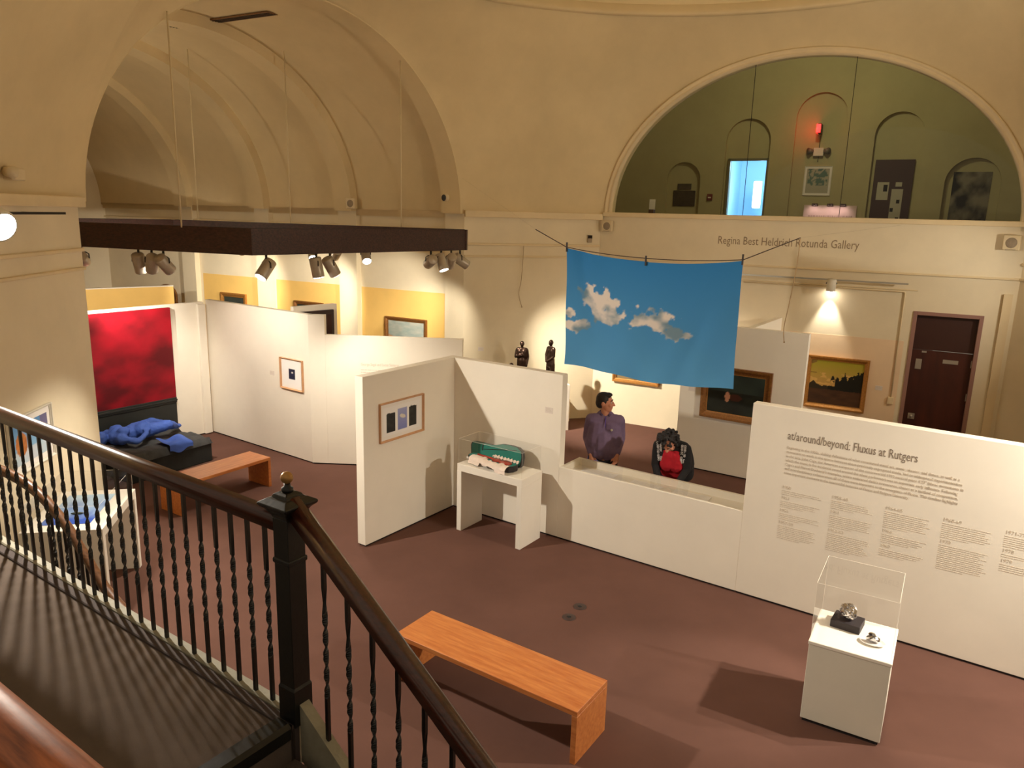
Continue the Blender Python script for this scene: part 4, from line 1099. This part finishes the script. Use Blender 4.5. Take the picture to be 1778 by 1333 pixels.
MB().box(-.05, .05, -.05, .05, 0, .16).build('bracket', SPKW, cm, .01)
mb = MB(); mb.tube([(.02, .06, .26), (-.02, -.14, .24)], [.075, .075], 16); mb.build('housing', SPKW, cm)
mb = MB(); mb.tube([(-.021, -.145, .24), (-.0212, -.146, .24)], [.06, .055], 16); mb.build('lens', BLACKM, cm)
u2 = Vector((math.cos(TH + pi / 4), math.sin(TH + pi / 4), 0)); n2 = Vector((-u2.y, u2.x, 0))
def CH(s, off, z): v = C1 + u2 * s + n2 * off; return Vector((v.x, v.y, z))
th_ = thing('thermostat', 'small dark-topped thermostat box on the wall left of the sky banner line', 'thermostat', CH(-.22, -.002, 3.54), TH + pi / 4)
MB().box(-.045, .045, -.035, 0, 0, .14).build('box', mat('thermo_grey', srgb(160, 140, 112), .5), th_, .006)
MB().box(-.045, .045, -.037, -.035, .08, .14).build('window', DARK, th_)
def cord(label, pts, base, rad=.006):
    t = thing('hanging_cord', label, 'cord', base, 0)
    b = Vector(base); mb = MB(); mb.tube([tuple(Vector(p) - b) for p in smooth_path(pts)], rad, 6); mb.build('cord', mat('cord_tan', srgb(170, 142, 104), .8), t)
    mb = MB(); e = Vector(pts[-1]) - b; mb.ball(tuple(e), rad * 2.2, 8); mb.build('knot', mat('cord_tan', srgb(170, 142, 104), .8), t)
cord('thin tan cord dangling down the wall left of the sky banner', [CH(-1.57, -.05, 3.46), CH(-1.58, -.06, 3.2), CH(-1.60, -.05, 2.8), CH(-1.64, -.05, 2.55), CH(-1.57, -.05, 2.30)], CH(-1.57, -.05, 2.28))
bc = FX(4.01, BO, 0)
cord('thin tan cord dangling from the right end of the clothesline', [(bc.x, bc.y, 3.845), (bc.x - .01, bc.y, 3.5), (bc.x - .05, bc.y, 3.1), (bc.x - .08, bc.y, 2.83), (bc.x - .06, bc.y, 2.66)], (bc.x, bc.y, 2.64), .005)
cd = thing('conduit', 'cream wall conduit running down to a socket box left of the door', 'conduit', LW(5.42, 0, 0), TH)
mb = MB(); mb.tube([(-2.6, -.02, 2.96), (-.02, -.02, 2.96), (0, -.02, 2.94), (0, -.02, 1.18)], .012, 6); mb.build('pipe', TRIM, cd)
MB().box(-.045, .045, -.045, 0, 1.07, 1.19).build('socket_box', TRIM, cd, .005)
ol = mat('outlet_bronze', srgb(64, 46, 40), .5)
for x, y, lb in ((.65, 7.0, 'nearer of two small round floor outlets on the carpet'), (.78, 7.22, 'farther of two small round floor outlets on the carpet')):
    t = thing('floor_outlet', lb, 'floor outlet', (x, y, .001), 0, 'round floor outlets')
    MB().lathe([(.07, 0), (.07, .004), (.055, .007), (.02, .007)], 20).build('cover', ol, t)
    MB().lathe([(.024, .006), (.024, .009), (.01, .009)], 12).build('plug', BLACKM, t)
ra = thing('wall_ledge', 'low cream radiator cover along the chamfered wall behind the statues', 'radiator cover', C1 - u2 * .55 - n2 * .002, TH + pi / 4)
MB().box(-1.7, 0, -.22, 0, .16, .46).build('cover', TRIM, ra, .01); MB().box(-1.68, -.02, -.19, 0, .12, .16).build('slot', DARK, ra); MB().box(-1.7, 0, -.20, 0, 0, .12).build('base', TRIM, ra, .005)
em = thing('pier_emergency_light', 'small round-headed emergency lamp above the cornice at the left edge', 'emergency light', C3 - pv * 1.42 + nx * .02 + Vector((0, 0, 4.20)), PDA)
MB().box(-.10, .14, -.10, .06, .02, .14).build('box', SPKW, em, .01); mb = MB(); mb.tube([(-.12, -.06, .10), (-.15, -.14, .09)], [.05, .06], 14); mb.build('lamp_head', SPKW, em)
# label plates beside the works
for nm, lb, loc, rot in (('label_plate', 'small paper label beside the small blue print', G2 - dv * .98 + Vector((0, 0, 1.33)), A0), ('label_plate', 'small paper label on the partition near the violin table', FX(1.52, -.001, 1.62), PA), ('label_plate', 'small paper label right of the yellow-sky landscape', LW(5.22, -.005, 1.28), TH), ('label_plate', 'two-line paper label on the wall left of the statues', CH(-2.36, -.002, 1.45), TH + pi / 4), ('label_plate', 'small paper label left of the dark gilt-framed painting', Q0 + Vector((math.cos(QA), math.sin(QA), 0)) * .08 + Vector((0, 0, 1.30)), QA)):
    t = thing(nm, lb, 'label', Vector(loc), rot, 'paper wall labels'); MB().box(-.055, .055, -.004, 0, 0, .075).build('card', mat('label_card', srgb(224, 212, 200), .8), t)
    mb = MB()
    for l in range(3): mb.box(-.045, .02 + .01 * l, -.0046, -.004, .055 - .015 * l, .059 - .015 * l)
    mb.build('print_lines', GREYT2, t)

# ================================================================== UPPER ROOM CONTENTS
ex = thing('exit_sign', 'glowing red exit sign upstairs behind the lunette glass', 'exit sign', LW(2.93, UO - .12, 6.20), TH)
exb = MB().box(-.04, .04, -.12, .2, 0, .24).build('housing', mat('sign_housing', srgb(70, 30, 24), .5), ex, .01)
RED = emit('exit_red', (1.0, .03, .03), 3.2)
MB().box(-.075, -.041, -.115, .19, .012, .228).build('face', emit('exit_face', (1.0, .05, .04), .9), ex)
et = text_mesh('exit_lettering', 'EXIT', .12, RED, ex, (-.0765, .165, .06), rot=(pi / 2, 0, -pi / 2), width=.25)
MB().box(-.07, .03, -.124, -.1205, .02, .22).build('end_glow', RED, ex)
light('exit_glow', 'POINT', LW(2.84, UO - .3, 6.32), LW(2.84, UO, 6.3), 5, .06, (1, .05, .03))
eu = thing('emergency_light', 'white emergency light box with two lamp heads below the exit sign', 'emergency light', LW(2.93, UO + .118, 5.68), TH)
MB().box(-.12, .12, -.10, 0, 0, .20).build('box', FRAMEW, eu, .01)
for s_ in (-1, 1):
    mb = MB(); mb.tube([(s_ * .14, -.05, .12), (s_ * .24, -.13, .12)], [.05, .085], 14); mb.build('lamp_head', mat('lamp_head_grey', srgb(110, 100, 84), .4), eu)
mb = MB(); mb.tube([(0, -.02, .2), (0, -.02, .5)], .01, 6); mb.tube([(0, -.02, 0), (0, -.02, -.13)], .01, 6); mb.build('conduit', mat('lamp_head_grey', srgb(110, 100, 84), .4), eu)
def greenfn(U, V):
    a = fbm(U * 8, V * 8, 3) > .5
    return np.where((a & (V > .3) & (np.abs(U - .5) < .42))[..., None], np.array(srgb(96, 120, 110)), np.array(srgb(176, 170, 150)))
framed('upstairs_print', 'pale greenish framed print below the emergency light upstairs', LW(2.97, UO + .116, 4.72), TH, .66, .72, .02, .02, FRAMEW, greenfn, (24, 24), None, .04, cat='picture')
tw = thing('reflection_panel', 'added panel standing in for a pinkish reflection low in the lunette window', 'panel', LW(3.36, UO - .03, 4.02), TH)  # panel, marks and lamps added to imitate a reflection in the glass
MB().box(-.62, .62, -.02, 0, 0, .46).build('board', mat('reflection_board', srgb(214, 186, 178), .7), tw)
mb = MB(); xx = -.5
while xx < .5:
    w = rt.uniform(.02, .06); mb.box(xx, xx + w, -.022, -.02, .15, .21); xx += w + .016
mb.build('reflected_lettering', mat('reflected_letters', srgb(176, 150, 142), .7), tw)
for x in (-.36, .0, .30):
    MB().box(x - .07, x + .07, -.10, -.02, .43, .50).build('reflected_lamp', mat('reflected_lamp_brown', srgb(70, 44, 34), .5), tw, .01)
    q = LW(3.36 + x, UO - .30, 4.47); MB().box(x - .012, x + .012, -.27, -.10, .455, .475).build('reflected_lamp_arm', mat('reflected_lamp_brown', srgb(70, 44, 34), .5), tw); light('reflection_light', 'SPOT', q, (q.x + N.x * .26, q.y + N.y * .26, 4.2), 4.5, .03, (1.0, .72, .70), 120, .9)  # added lights give the imitated reflection its pink glow
d3 = thing('upper_dark_door', 'dark brown door with pinned papers in the right niche upstairs', 'door', LW(4.27, UO + .118, 3.45), TH)
MB().box(0, .86, -.05, 0, 0, 2.13).build('leaf', mat('door_dark', srgb(66, 36, 32), .5), d3, .004)
GRYP = mat('paper_grey', srgb(188, 180, 160), .8)
MB().box(.10, .36, -.054, -.05, 1.18, 1.60).build('notice', GRYP, d3); MB().box(.24, .33, -.056, -.054, 1.38, 1.54).build('notice_picture', DARK, d3)
MB().box(.43, .68, -.054, -.05, .60, 1.44).build('long_notice', GRYP, d3); MB().box(.50, .64, -.054, -.05, 1.50, 1.60).build('card', GRYP, d3)
for z, x in ((1.1, .56), (.9, .44), (.68, .58)): MB().box(x, x + .07, -.056, -.054, z, z + .09).build('notice_picture', DARK, d3)
def posterfn(U, V):
    n = fbm(U * 3 + 3, V * 4, 4)
    return lerp(srgb(40, 34, 30), srgb(142, 132, 112), np.clip((n - .4) * 3, 0, 1))
ps = thing('upper_poster', 'dark abstract photographic poster in the far right niche upstairs', 'poster', LW(6.36, UO + .116, 3.95), TH)
picture('sheet', .78, 1.34, 30, 44, posterfn, ps, y=-.004)
MB().box(-.39, .39, -.003, 0, 0, 1.34).build('backing', DARK, ps)
bd = thing('notice_board', 'dark notice board with a smaller board above in the left niche upstairs', 'notice board', LW(-.44, UO + .116, 4.40), TH)
MB().box(-.31, .31, -.03, 0, 0, .42).build('board', mat('board_dark', srgb(58, 48, 38), .7, .3, 12), bd, .006); MB().box(-.20, .18, -.03, 0, .44, .60).build('small_board', mat('board_dark2', srgb(72, 62, 48), .7, .3, 12), bd, .006)
fa = thing('fire_alarm', 'small dark red alarm box between the niches upstairs', 'alarm', LW(.30, UO - .002, 4.56), TH)
MB().box(-.07, .07, -.05, 0, 0, .17).build('box', mat('alarm_red', srgb(112, 40, 40), .5), fa, .008); MB().box(-.04, .04, -.056, -.05, .06, .09).build('pull_bar', FRAMEW, fa)
cs = thing('card_stand', 'small white card on a stand at the left inside the lunette', 'card', LW(.62, 1.2, 4.13), TH)
MB().box(-.06, .06, -.005, .005, .08, .28).build('card', FRAMEW, cs); MB().box(-.05, .05, -.06, .06, -.68, .08).build('stand', mat('stand_brown', srgb(86, 54, 36), .6), cs)

# ================================================================== STATUES
sp_ = thing('statue_plinth', 'white plinth behind the corner partition carrying two bronze figures', 'pedestal', (.45, 13.98, 0), TH + pi / 4)
MB().box(-.66, .62, -.22, .22, 0, .90).build('plinth', WHITE, sp_, .004)
def man_prims(k=1.0, lean=0, arms='hang', legs=.10):
    """standing figure of height k, facing -y"""
    h = k / 1.75; P = lambda x, y, z: (x * h, y * h, z * h)
    hip, sho = .92, 1.42
    pr = [('c', P(0, 0, hip), .15 * h, P(0, 0, 1.12), .14 * h), ('c', P(-.09, 0, 1.14), .12 * h, P(-.08, .0, 1.33), .12 * h), ('c', P(.09, 0, 1.14), .12 * h, P(.08, 0, 1.33), .12 * h), ('c', P(-.15, 0, sho), .075 * h, P(.15, 0, sho), .075 * h),
          ('c', P(0, 0, 1.44), .055 * h, P(0, -.01, 1.54), .052 * h), ('e', P(0, -.01, 1.645), (.088 * h, .104 * h, .115 * h)), ('e', P(0, -.035, 1.59), (.070 * h, .08 * h, .065 * h)), ('c', P(0, -.10, 1.64), .014 * h, P(0, -.115, 1.61), .017 * h),
          ('e', P(-.08, .0, 1.635), (.014 * h, .024 * h, .034 * h)), ('e', P(.08, 0, 1.635), (.014 * h, .024 * h, .034 * h))]
    for s in (-1, 1):
        pr += [('c', P(s * .09, 0, .90), .10 * h, P(s * legs, -.01, .50), .072 * h), ('c', P(s * legs, -.01, .50), .068 * h, P(s * (legs + .01), .01, .10), .046 * h), ('c', P(s * (legs + .01), .02, .05), .045 * h, P(s * (legs + .03), -.13, .035), .038 * h)]
    return pr, P, h
pr, P, h = man_prims(.84)
pr += [('c', P(.19, 0, 1.40), .066 * h, P(.24, .03, 1.12), .055 * h), ('c', P(.24, .03, 1.12), .052 * h, P(.21, -.04, .86), .042 * h), ('e', P(.205, -.06, .80), (.035 * h, .04 * h, .07 * h)),
       ('c', P(-.19, 0, 1.40), .066 * h, P(-.24, -.04, 1.13), .056 * h), ('c', P(-.24, -.04, 1.13), .052 * h, P(-.03, -.17, 1.20), .042 * h), ('e', P(.0, -.18, 1.21), (.05 * h, .035 * h, .045 * h)),
       ('c', P(0, .02, 1.0), .19 * h, P(0, .02, .62), .185 * h), ('c', P(-.05, .02, 1.2), .155 * h, P(.05, .02, 1.2), .155 * h)]
s1 = thing('bronze_statue', 'dark bronze figure in a long coat with one arm across the chest, left of two', 'statue', (.17, 13.83, .90), TH + .42, 'bronze figures behind the partition')
organic('figure', pr, BRONZE, s1, .011, 2)
MB().box(-.14, .14, -.12, .12, 0, .03).build('base', BRONZE, s1, .004)
organic('small_companion', [('e', (-.19, -.01, .37), (.045, .045, .05)), ('c', (-.19, 0, .30), .05, (-.19, 0, .10), .06), ('c', (-.19, 0, .1), .06, (-.19, 0, .03), .065)], BRONZE, s1, .01, 2)
pr, P, h = man_prims(.85, legs=.16)
pr += [('c', P(.19, 0, 1.40), .062 * h, P(.22, -.02, 1.12), .052 * h), ('c', P(.22, -.02, 1.12), .048 * h, P(.02, -.19, .93), .038 * h), ('e', P(.0, -.20, .91), (.045 * h, .04 * h, .05 * h)),
       ('c', P(-.19, 0, 1.40), .062 * h, P(-.23, -.05, 1.13), .052 * h), ('c', P(-.23, -.05, 1.13), .048 * h, P(-.03, -.2, .90), .038 * h), ('c', P(0, 0, 1.0), .16 * h, P(0, 0, .80), .17 * h),
       ('c', P(-.12, 0, .8), .10 * h, P(-.17, 0, .1), .075 * h), ('c', P(.12, 0, .8), .10 * h, P(.17, 0, .1), .085 * h)]
s2 = thing('bronze_statue', 'dark bronze figure with hands clasped low and legs apart, right of two', 'statue', (.72, 13.98, .90), TH - .45, 'bronze figures behind the partition')
organic('figure', pr, BRONZE, s2, .011, 2)
MB().box(-.15, .15, -.10, .10, 0, .03).build('base', BRONZE, s2, .004)

# ================================================================== BED SCULPTURE
BDA = math.radians(59)
bd_ = thing('black_bed', 'low black bed with rumpled charcoal sheets in front of the red panel', 'bed', (-4.83, 11.62, 0), BDA)
BEDM = mat('bed_black', srgb(30, 32, 30), .8, .15, 6, .2, 30)
MB().box(-1.40, 0, 0, 1.24, 0, .36).build('bed_box', BEDM, bd_, .015)
rb = random.Random(11)
SHEET = mat('sheet_charcoal', srgb(62, 62, 62), .9, .25, 5, .3, 40)
mb = MB()
def bedtop(i, j):
    x = -1.42 + 1.44 * i / 60; y = -.02 + 1.27 * j / 30
    n = float(fbm(np.array(x * 3.1 + 9), np.array(y * 4.2 + 3), 4)); e = min(i, 60 - i, j * 2, 60 - 2 * j)
    z = .40 + .16 * (n - .45) + (.0 if e > 1 else -.05) + .05 * math.exp(-((y - .95) / .2) ** 2)
    if e <= 0: z = .30
    return (x, y, max(z, .30))
mb.grid(bedtop, 60, 30); mb.build('sheet', SHEET, bd_, fix=False)
BLUEF = mat('figure_blue', srgb(62, 94, 178), .75, .12, 8, .2, 50)
fg = thing('blue_figure', 'plaster figure painted bright blue lying on the black bed', 'sculpture', (-4.83, 11.62, .40), BDA)
FGP = [('e', (-2.02, .62, .13), (.12, .10, .115)), ('c', (-1.92, .60, .12), .06, (-1.80, .58, .12), .07), ('c', (-1.72, .38, .12), .10, (-1.72, .76, .12), .09), ('c', (-1.68, .55, .12), .15, (-1.45, .55, .11), .13), ('e', (-1.62, .44, .21), (.10, .09, .08)), ('e', (-1.60, .66, .20), (.10, .09, .08)),
                    ('c', (-1.45, .55, .11), .13, (-1.18, .56, .13), .16), ('e', (-1.12, .44, .17), (.15, .13, .13)), ('c', (-1.10, .45, .14), .12, (-.62, .30, .20), .085), ('c', (-1.10, .68, .13), .12, (-.60, .76, .16), .08), ('c', (-.62, .30, .20), .08, (-.22, .50, .09), .055), ('c', (-.60, .76, .16), .075, (-.18, .74, .08), .05), ('c', (-.20, .50, .07), .045, (-.10, .52, .07), .035), ('c', (-.17, .74, .07), .045, (-.08, .72, .08), .035),
                    ('c', (-1.74, .34, .12), .062, (-1.50, .20, .08), .05), ('c', (-1.50, .20, .08), .048, (-1.22, .26, .16), .038), ('e', (-1.17, .29, .20), (.06, .045, .03)), ('c', (-1.74, .80, .12), .062, (-1.95, .92, .10), .05), ('c', (-1.95, .92, .10), .045, (-2.10, .76, .16), .04)]
fx = lambda p: (p[0] * .66 - .02, p[1] + .18, p[2] + .02)
organic('figure', [(q[0], fx(q[1]), q[2] * .95, fx(q[3]), q[4] * .95) if q[0] == 'c' else (q[0], fx(q[1]), q[2]) for q in FGP], BLUEF, fg, .012, 2, (.03, .10))
def drape(i, j):
    x = -.78 + .40 * i / 16; t = j / 12
    y = .30 - .335 * min(1, t / .6); z = .075 - (.0 if t < .55 else (t - .55) * .30) + .022 * math.sin(14 * x + 7 * t) + .012 * math.sin(23 * x)
    return (x, y - .02 * (t > .6), z)
mb = MB(); mb.grid(drape, 16, 12); mb.build('drape', BLUEF, fg, fix=False)

# ================================================================== PEOPLE
SKIN = mat('skin', srgb(206, 140, 110), .55, .05, 10)
def hand_prims(wr, d, side, up, curl=.5, s=1.0):
    """palm and five bent fingers; d points from the wrist to the knuckles, side towards the thumb"""
    wr, d, side, up = Vector(wr), Vector(d).normalized(), Vector(side).normalized(), Vector(up).normalized()
    pr = [('c', wr, .026 * s, wr + d * .07 * s, .030 * s), ('c', wr + d * .075 * s + side * .028 * s, .016 * s, wr + d * .075 * s - side * .028 * s, .015 * s)]
    for k, L in enumerate((.068, .078, .072, .056)):
        b = wr + d * .085 * s + side * (.030 - .020 * k) * s
        m1 = b + (d * math.cos(curl) - up * math.sin(curl)) * L * .55 * s
        m2 = m1 + (d * math.cos(curl * 2) - up * math.sin(curl * 2)) * L * .5 * s
        pr += [('c', b, .0095 * s, m1, .009 * s), ('c', m1, .009 * s, m2, .0078 * s)]
    b = wr + d * .02 * s + side * .028 * s; m1 = b + (side * .7 + d * .7) * .04 * s; m2 = m1 + (d * .95 + side * .1 - up * .3) * .034 * s
    return pr + [('c', b, .013 * s, m1, .011 * s), ('c', m1, .011 * s, m2, .009 * s)]
def head_parts(c, R, hairfn):
    """skull, jaw, nose, brow, lips, ears; R rotates a head that faces -y"""
    c = Vector(c); k_ = 1.07; T = lambda x, y, z: tuple(c + R @ Vector((x, y, z)) * k_)
    q = R.to_quaternion().to_euler()
    raw = [('e', T(0, .012, .025), (.076, .096, .098), q), ('e', T(0, -.028, -.035), (.060, .066, .078), q), ('e', T(0, -.052, -.085), (.036, .036, .030), q),
            ('c', T(0, -.092, .012), .010, T(0, -.112, -.026), .0145), ('c', T(-.013, -.098, -.030), .010, T(.013, -.098, -.030), .010), ('c', T(-.04, -.076, .030), .011, T(.04, -.076, .030), .011),
            ('c', T(-.020, -.086, -.062), .0085, T(.020, -.086, -.062), .0085), ('e', T(-.042, -.066, -.022), (.022, .02, .022), q), ('e', T(.042, -.066, -.022), (.022, .02, .022), q),
            ('e', T(-.080, .012, -.006), (.012, .022, .032), q), ('e', T(.080, .012, -.006), (.012, .022, .032), q)]
    return [(r[0], r[1], r[2] * k_, r[3], r[4] * k_) if r[0] == 'c' else (r[0], r[1], tuple(v * k_ for v in r[2]), r[3]) for r in raw]
def eyes(par, c, R):
    c = Vector(c)
    for s in (-1, 1):
        p = c + R @ Vector((s * .033, -.0845, .0086)); mb = MB(); mb.ball(tuple(p), .0105, 10); e = mb.build('eye', mat('eye_white', srgb(226, 216, 206), .3), par)
        p2 = c + R @ Vector((s * .033, -.0935, .0086)); mb = MB(); mb.ball(tuple(p2), .0048, 8); mb.build('iris', mat('iris_dark', srgb(44, 28, 20), .3), e)
        b0, b1 = c + R @ Vector((s * .017, -.0965, .0365)), c + R @ Vector((s * .053, -.084, .0365)); mb = MB(); mb.tube([tuple(b0), tuple((b0 + b1) / 2 + Vector((0, 0, .004))), tuple(b1)], .0045, 6); mb.build('eyebrow', mat('brow_dark', srgb(40, 28, 22), .8), par)

# ---- man in a purple sweater
mp = FX(1.84, .90)
mn = thing('person', 'man in a purple quarter-zip sweater standing behind the vitrine, looking right', 'person', mp, PA + .52)
HC = (-.01, -.02, 1.645); HRm = Matrix.Rotation(math.radians(78), 3, 'Z')
arm = {-1: ((-.185, .01, 1.40), (-.225, .08, 1.13), (-.165, -.09, .945)), 1: ((.185, .01, 1.40), (.225, .06, 1.13), (.175, -.10, .955))}
skinp = head_parts(HC, HRm, None) + [('c', (0, .01, 1.45), .060, (-.005, -.005, 1.56), .058), ('c', (-.13, 0, 1.395), .06, (.13, 0, 1.395), .06), ('c', (-.08, 0, 1.15), .13, (-.07, 0, 1.32), .12), ('c', (.08, 0, 1.15), .13, (.07, 0, 1.32), .12), ('c', (0, -.02, .98), .155, (0, 0, 1.15), .15)]
for s in (-1, 1):
    a, b, c = arm[s]
    skinp += [('c', a, .050, b, .044), ('c', b, .044, c, .032)] + hand_prims(c, Vector((-.15 * s, -.25, -1)), Vector((-s * .9, -.4, 0)), Vector((s, 0, 0)), .45)
    skinp += [('c', (s * .09, 0, .92), .098, (s * .105, -.01, .50), .07), ('c', (s * .105, -.01, .50), .066, (s * .11, .01, .10), .045), ('c', (s * .11, .02, .045), .04, (s * .125, -.14, .035), .034)]
organic('body', skinp, SKIN, mn, .0075, 2)
eyes(mn, HC, HRm)
SWEAT = mat('sweater_purple', srgb(118, 98, 128), .9, .08, 14, .25, 220)
sw = [('c', (-.15, 0, 1.395), .094, (.15, 0, 1.395), .094), ('c', (-.095, 0, 1.12), .148, (-.085, 0, 1.31), .135), ('c', (.095, 0, 1.12), .148, (.085, 0, 1.31), .135), ('c', (0, -.03, 1.02), .172, (0, -.02, 1.16), .165), ('c', (-.05, -.01, .99), .165, (.05, -.01, .99), .165), ('c', (-.06, .01, 1.47), .055, (.06, .01, 1.47), .055)]
for s in (-1, 1):
    a, b, c = arm[s]; cc = Vector(b).lerp(Vector(c), .88); sw += [('c', a, .080, b, .060), ('c', b, .058, tuple(cc), .044)]
organic('sweater', sw, SWEAT, mn, .009, 5, (.010, .16))
mb = MB(); rc = Vector((0, .0, 1.505))
cl_ = [(.075 * math.cos(t), .008 + .070 * math.sin(t), 1.495 + .022 * math.sin(t)) for t in [math.radians(-60 + 300 * i / 20) for i in range(21)]]
mb.tube(cl_, .017, 8); mb.build('collar', mat('sweater_collar', srgb(92, 74, 104), .9), mn)
mb = MB(); mb.tube([(.0, -.083, 1.46), (.0, -.140, 1.34)], .006, 6); mb.build('zip', mat('zip_violet', srgb(96, 66, 160), .5), mn)
mb = MB(); mb.tube([(.085, -.150, 1.31), (.085, -.158, 1.308)], [.016, .014], 12); mb.build('badge', mat('badge_pale', srgb(214, 206, 176), .5), mn)
organic('shirt_tail', [('c', (-.15, .02, .86), .06, (-.10, -.10, .85), .05), ('c', (-.10, .11, .86), .06, (.10, .11, .86), .06)], mat('shirt_blue', srgb(108, 112, 196), .85), mn, .01, 2)
DENIM = mat('denim_dark', srgb(30, 31, 40), .9, .15, 20, .2, 200)
tr_ = []
for s in (-1, 1): tr_ += [('c', (s * .085, 0, .92), .118, (s * .105, -.01, .50), .086), ('c', (s * .105, -.01, .50), .082, (s * .11, .01, .09), .068)]
organic('trousers', tr_ + [('c', (-.06, .0, .90), .135, (.06, 0, .90), .135)], DENIM, mn, .012, 2)
for s in (-1, 1): organic('shoe', [('c', (s * .11, .04, .05), .05, (s * .128, -.16, .042), .042)], BLACKM, mn, .012, 1)
hc = Vector(HC); T = lambda x, y, z: tuple(hc + HRm @ Vector((x, y, z)) * 1.07); qe = HRm.to_quaternion().to_euler()
organic('hair', [('e', T(0, .022, .047), (.087, .103, .092), qe), ('e', T(0, .062, -.005), (.079, .064, .080), qe), ('e', T(0, -.03, .10), (.064, .059, .028), qe), ('e', T(-.066, .010, .03), (.020, .043, .048), qe), ('e', T(.066, .010, .03), (.020, .043, .048), qe)],
        mat('hair_dark', srgb(34, 26, 22), .6, .2, 60, .4, 120), mn, .008, 2, (.008, .02))

# ---- woman bending over the vitrine
wp = FX(2.79, 1.02)
wm = thing('person', 'woman with curly dark hair in black cardigan and red top, bending over the vitrine', 'person', wp, PA + .22)
WC = (-.03, -.34, 1.345); HRw = Matrix.Rotation(math.radians(-8), 3, 'Z') @ Matrix.Rotation(math.radians(62), 3, 'X')
warm_ = {-1: ((-.185, -.20, 1.245), (-.205, -.15, .97), (-.12, -.31, .80)), 1: ((.175, -.20, 1.245), (.195, -.15, .97), (.11, -.31, .80))}
ws = head_parts(WC, HRw, None) + [('c', (0, -.22, 1.25), .05, (-.03, -.30, 1.32), .05), ('c', (-.12, -.18, 1.23), .055, (.12, -.18, 1.23), .055), ('c', (-.05, -.08, 1.05), .09, (-.05, -.15, 1.17), .08), ('c', (.05, -.08, 1.05), .09, (.05, -.15, 1.17), .08), ('c', (0, .05, .88), .13, (0, -.06, 1.02), .12)]
for s in (-1, 1):
    a, b, c = warm_[s]
    ws += [('c', a, .048, b, .040), ('c', b, .038, c, .027)] + hand_prims(c, Vector((-.3 * s, -.6, -.7)), Vector((-s, -.2, .2)), Vector((0, -.6, .7)), .5, .9)
    ws += [('c', (s * .085, .06, .88), .10, (s * .09, .0, .48), .068), ('c', (s * .09, 0, .48), .064, (s * .095, .04, .09), .042), ('c', (s * .095, .05, .045), .038, (s * .105, -.10, .033), .032)]
organic('body', ws, SKIN, wm, .0075, 2)
eyes(wm, WC, HRw)
REDT = mat('top_red', srgb(176, 14, 32), .85, .1, 14, .2, 150)
organic('red_top', [('c', (-.06, -.10, 1.00), .118, (-.055, -.155, 1.18), .102), ('c', (.06, -.10, 1.00), .118, (.055, -.155, 1.18), .102), ('c', (-.05, .01, .90), .135, (.05, .01, .90), .135), ('c', (-.06, -.15, 1.13), .085, (.06, -.15, 1.13), .085)], REDT, wm, .010, 3, (.012, .07))
CARD = mat('cardigan_black', srgb(22, 19, 20), .9, .2, 20, .3, 180)
cg = [('c', (-.135, -.18, 1.25), .078, (.135, -.18, 1.25), .078), ('c', (-.14, -.02, 1.00), .125, (-.13, -.14, 1.18), .112), ('c', (.14, -.02, 1.00), .125, (.13, -.14, 1.18), .112), ('c', (-.10, .04, 1.02), .12, (.10, .04, 1.02), .12), ('c', (-.08, -.08, 1.20), .11, (.08, -.08, 1.20), .11), ('c', (-.16, .04, .84), .10, (-.15, .0, 1.0), .11), ('c', (.16, .04, .84), .10, (.15, .0, 1.0), .11), ('c', (-.1, .12, .84), .09, (.1, .12, .84), .09)]
for s in (-1, 1):
    a, b, c = warm_[s]; cc = Vector(b).lerp(Vector(c), .9); cg += [('c', a, .062, b, .052), ('c', b, .050, tuple(cc), .040)]
organic('cardigan', cg, CARD, wm, .009, 4, (.010, .14))
LACE = mat('lace_white', srgb(206, 200, 196), .9)
rl = random.Random(4)
for s in (-1, 1):
    mb = MB()
    for k in range(30):
        t = (k // 2) / 14; x = s * (.152 - .012 * t + (k % 2 - .5) * .036); z = 1.305 - .25 * t + rl.uniform(-.006, .006); y = -.280 + .075 * t + rl.uniform(-.005, .005)
        ring = [(x + .012 * math.cos(a), y - .006 * math.sin(a), z + .011 * math.sin(a)) for a in [2 * pi * i / 8 for i in range(9)]]
        mb.tube(ring, .0036, 5, cap=False)
    o = mb.build('lace_lapel', LACE, wm)
jn = []
for s in (-1, 1): jn += [('c', (s * .08, .06, .90), .112, (s * .09, .0, .48), .08), ('c', (s * .09, 0, .48), .076, (s * .095, .04, .08), .058)]
organic('jeans', jn + [('c', (-.06, .05, .86), .128, (.06, .05, .86), .128)], mat('denim_blue', srgb(30, 34, 58), .9, .15, 20), wm, .012, 2)
for s in (-1, 1): organic('shoe', [('c', (s * .095, .06, .045), .044, (s * .108, -.12, .038), .037)], BLACKM, wm, .012, 1)
wc = Vector(WC); hp = []
rh = random.Random(9)
for k in range(190):
    a, b = rh.uniform(0, 2 * pi), rh.uniform(-1.1, 1.5)
    v = Vector((math.cos(a) * math.cos(b), math.sin(a) * math.cos(b), math.sin(b)))
    if v.y < -.30 and v.z < .45: continue                                  # keep the face free
    rad = rh.uniform(.098, .135); p = wc + HRw @ Vector((v.x * rad * .98, .02 + v.y * rad * 1.1, .02 + v.z * rad * 1.05))
    hp.append(('e', tuple(p), (rh.uniform(.014, .026),) * 3))
hp += [('e', tuple(wc + HRw @ Vector((0, .035, .045))), (.092, .092, .092))]
organic('hair', hp, mat('hair_curly', srgb(24, 17, 16), .65, .2, 60, .4, 120), wm, .007, 1, (.02, .018))
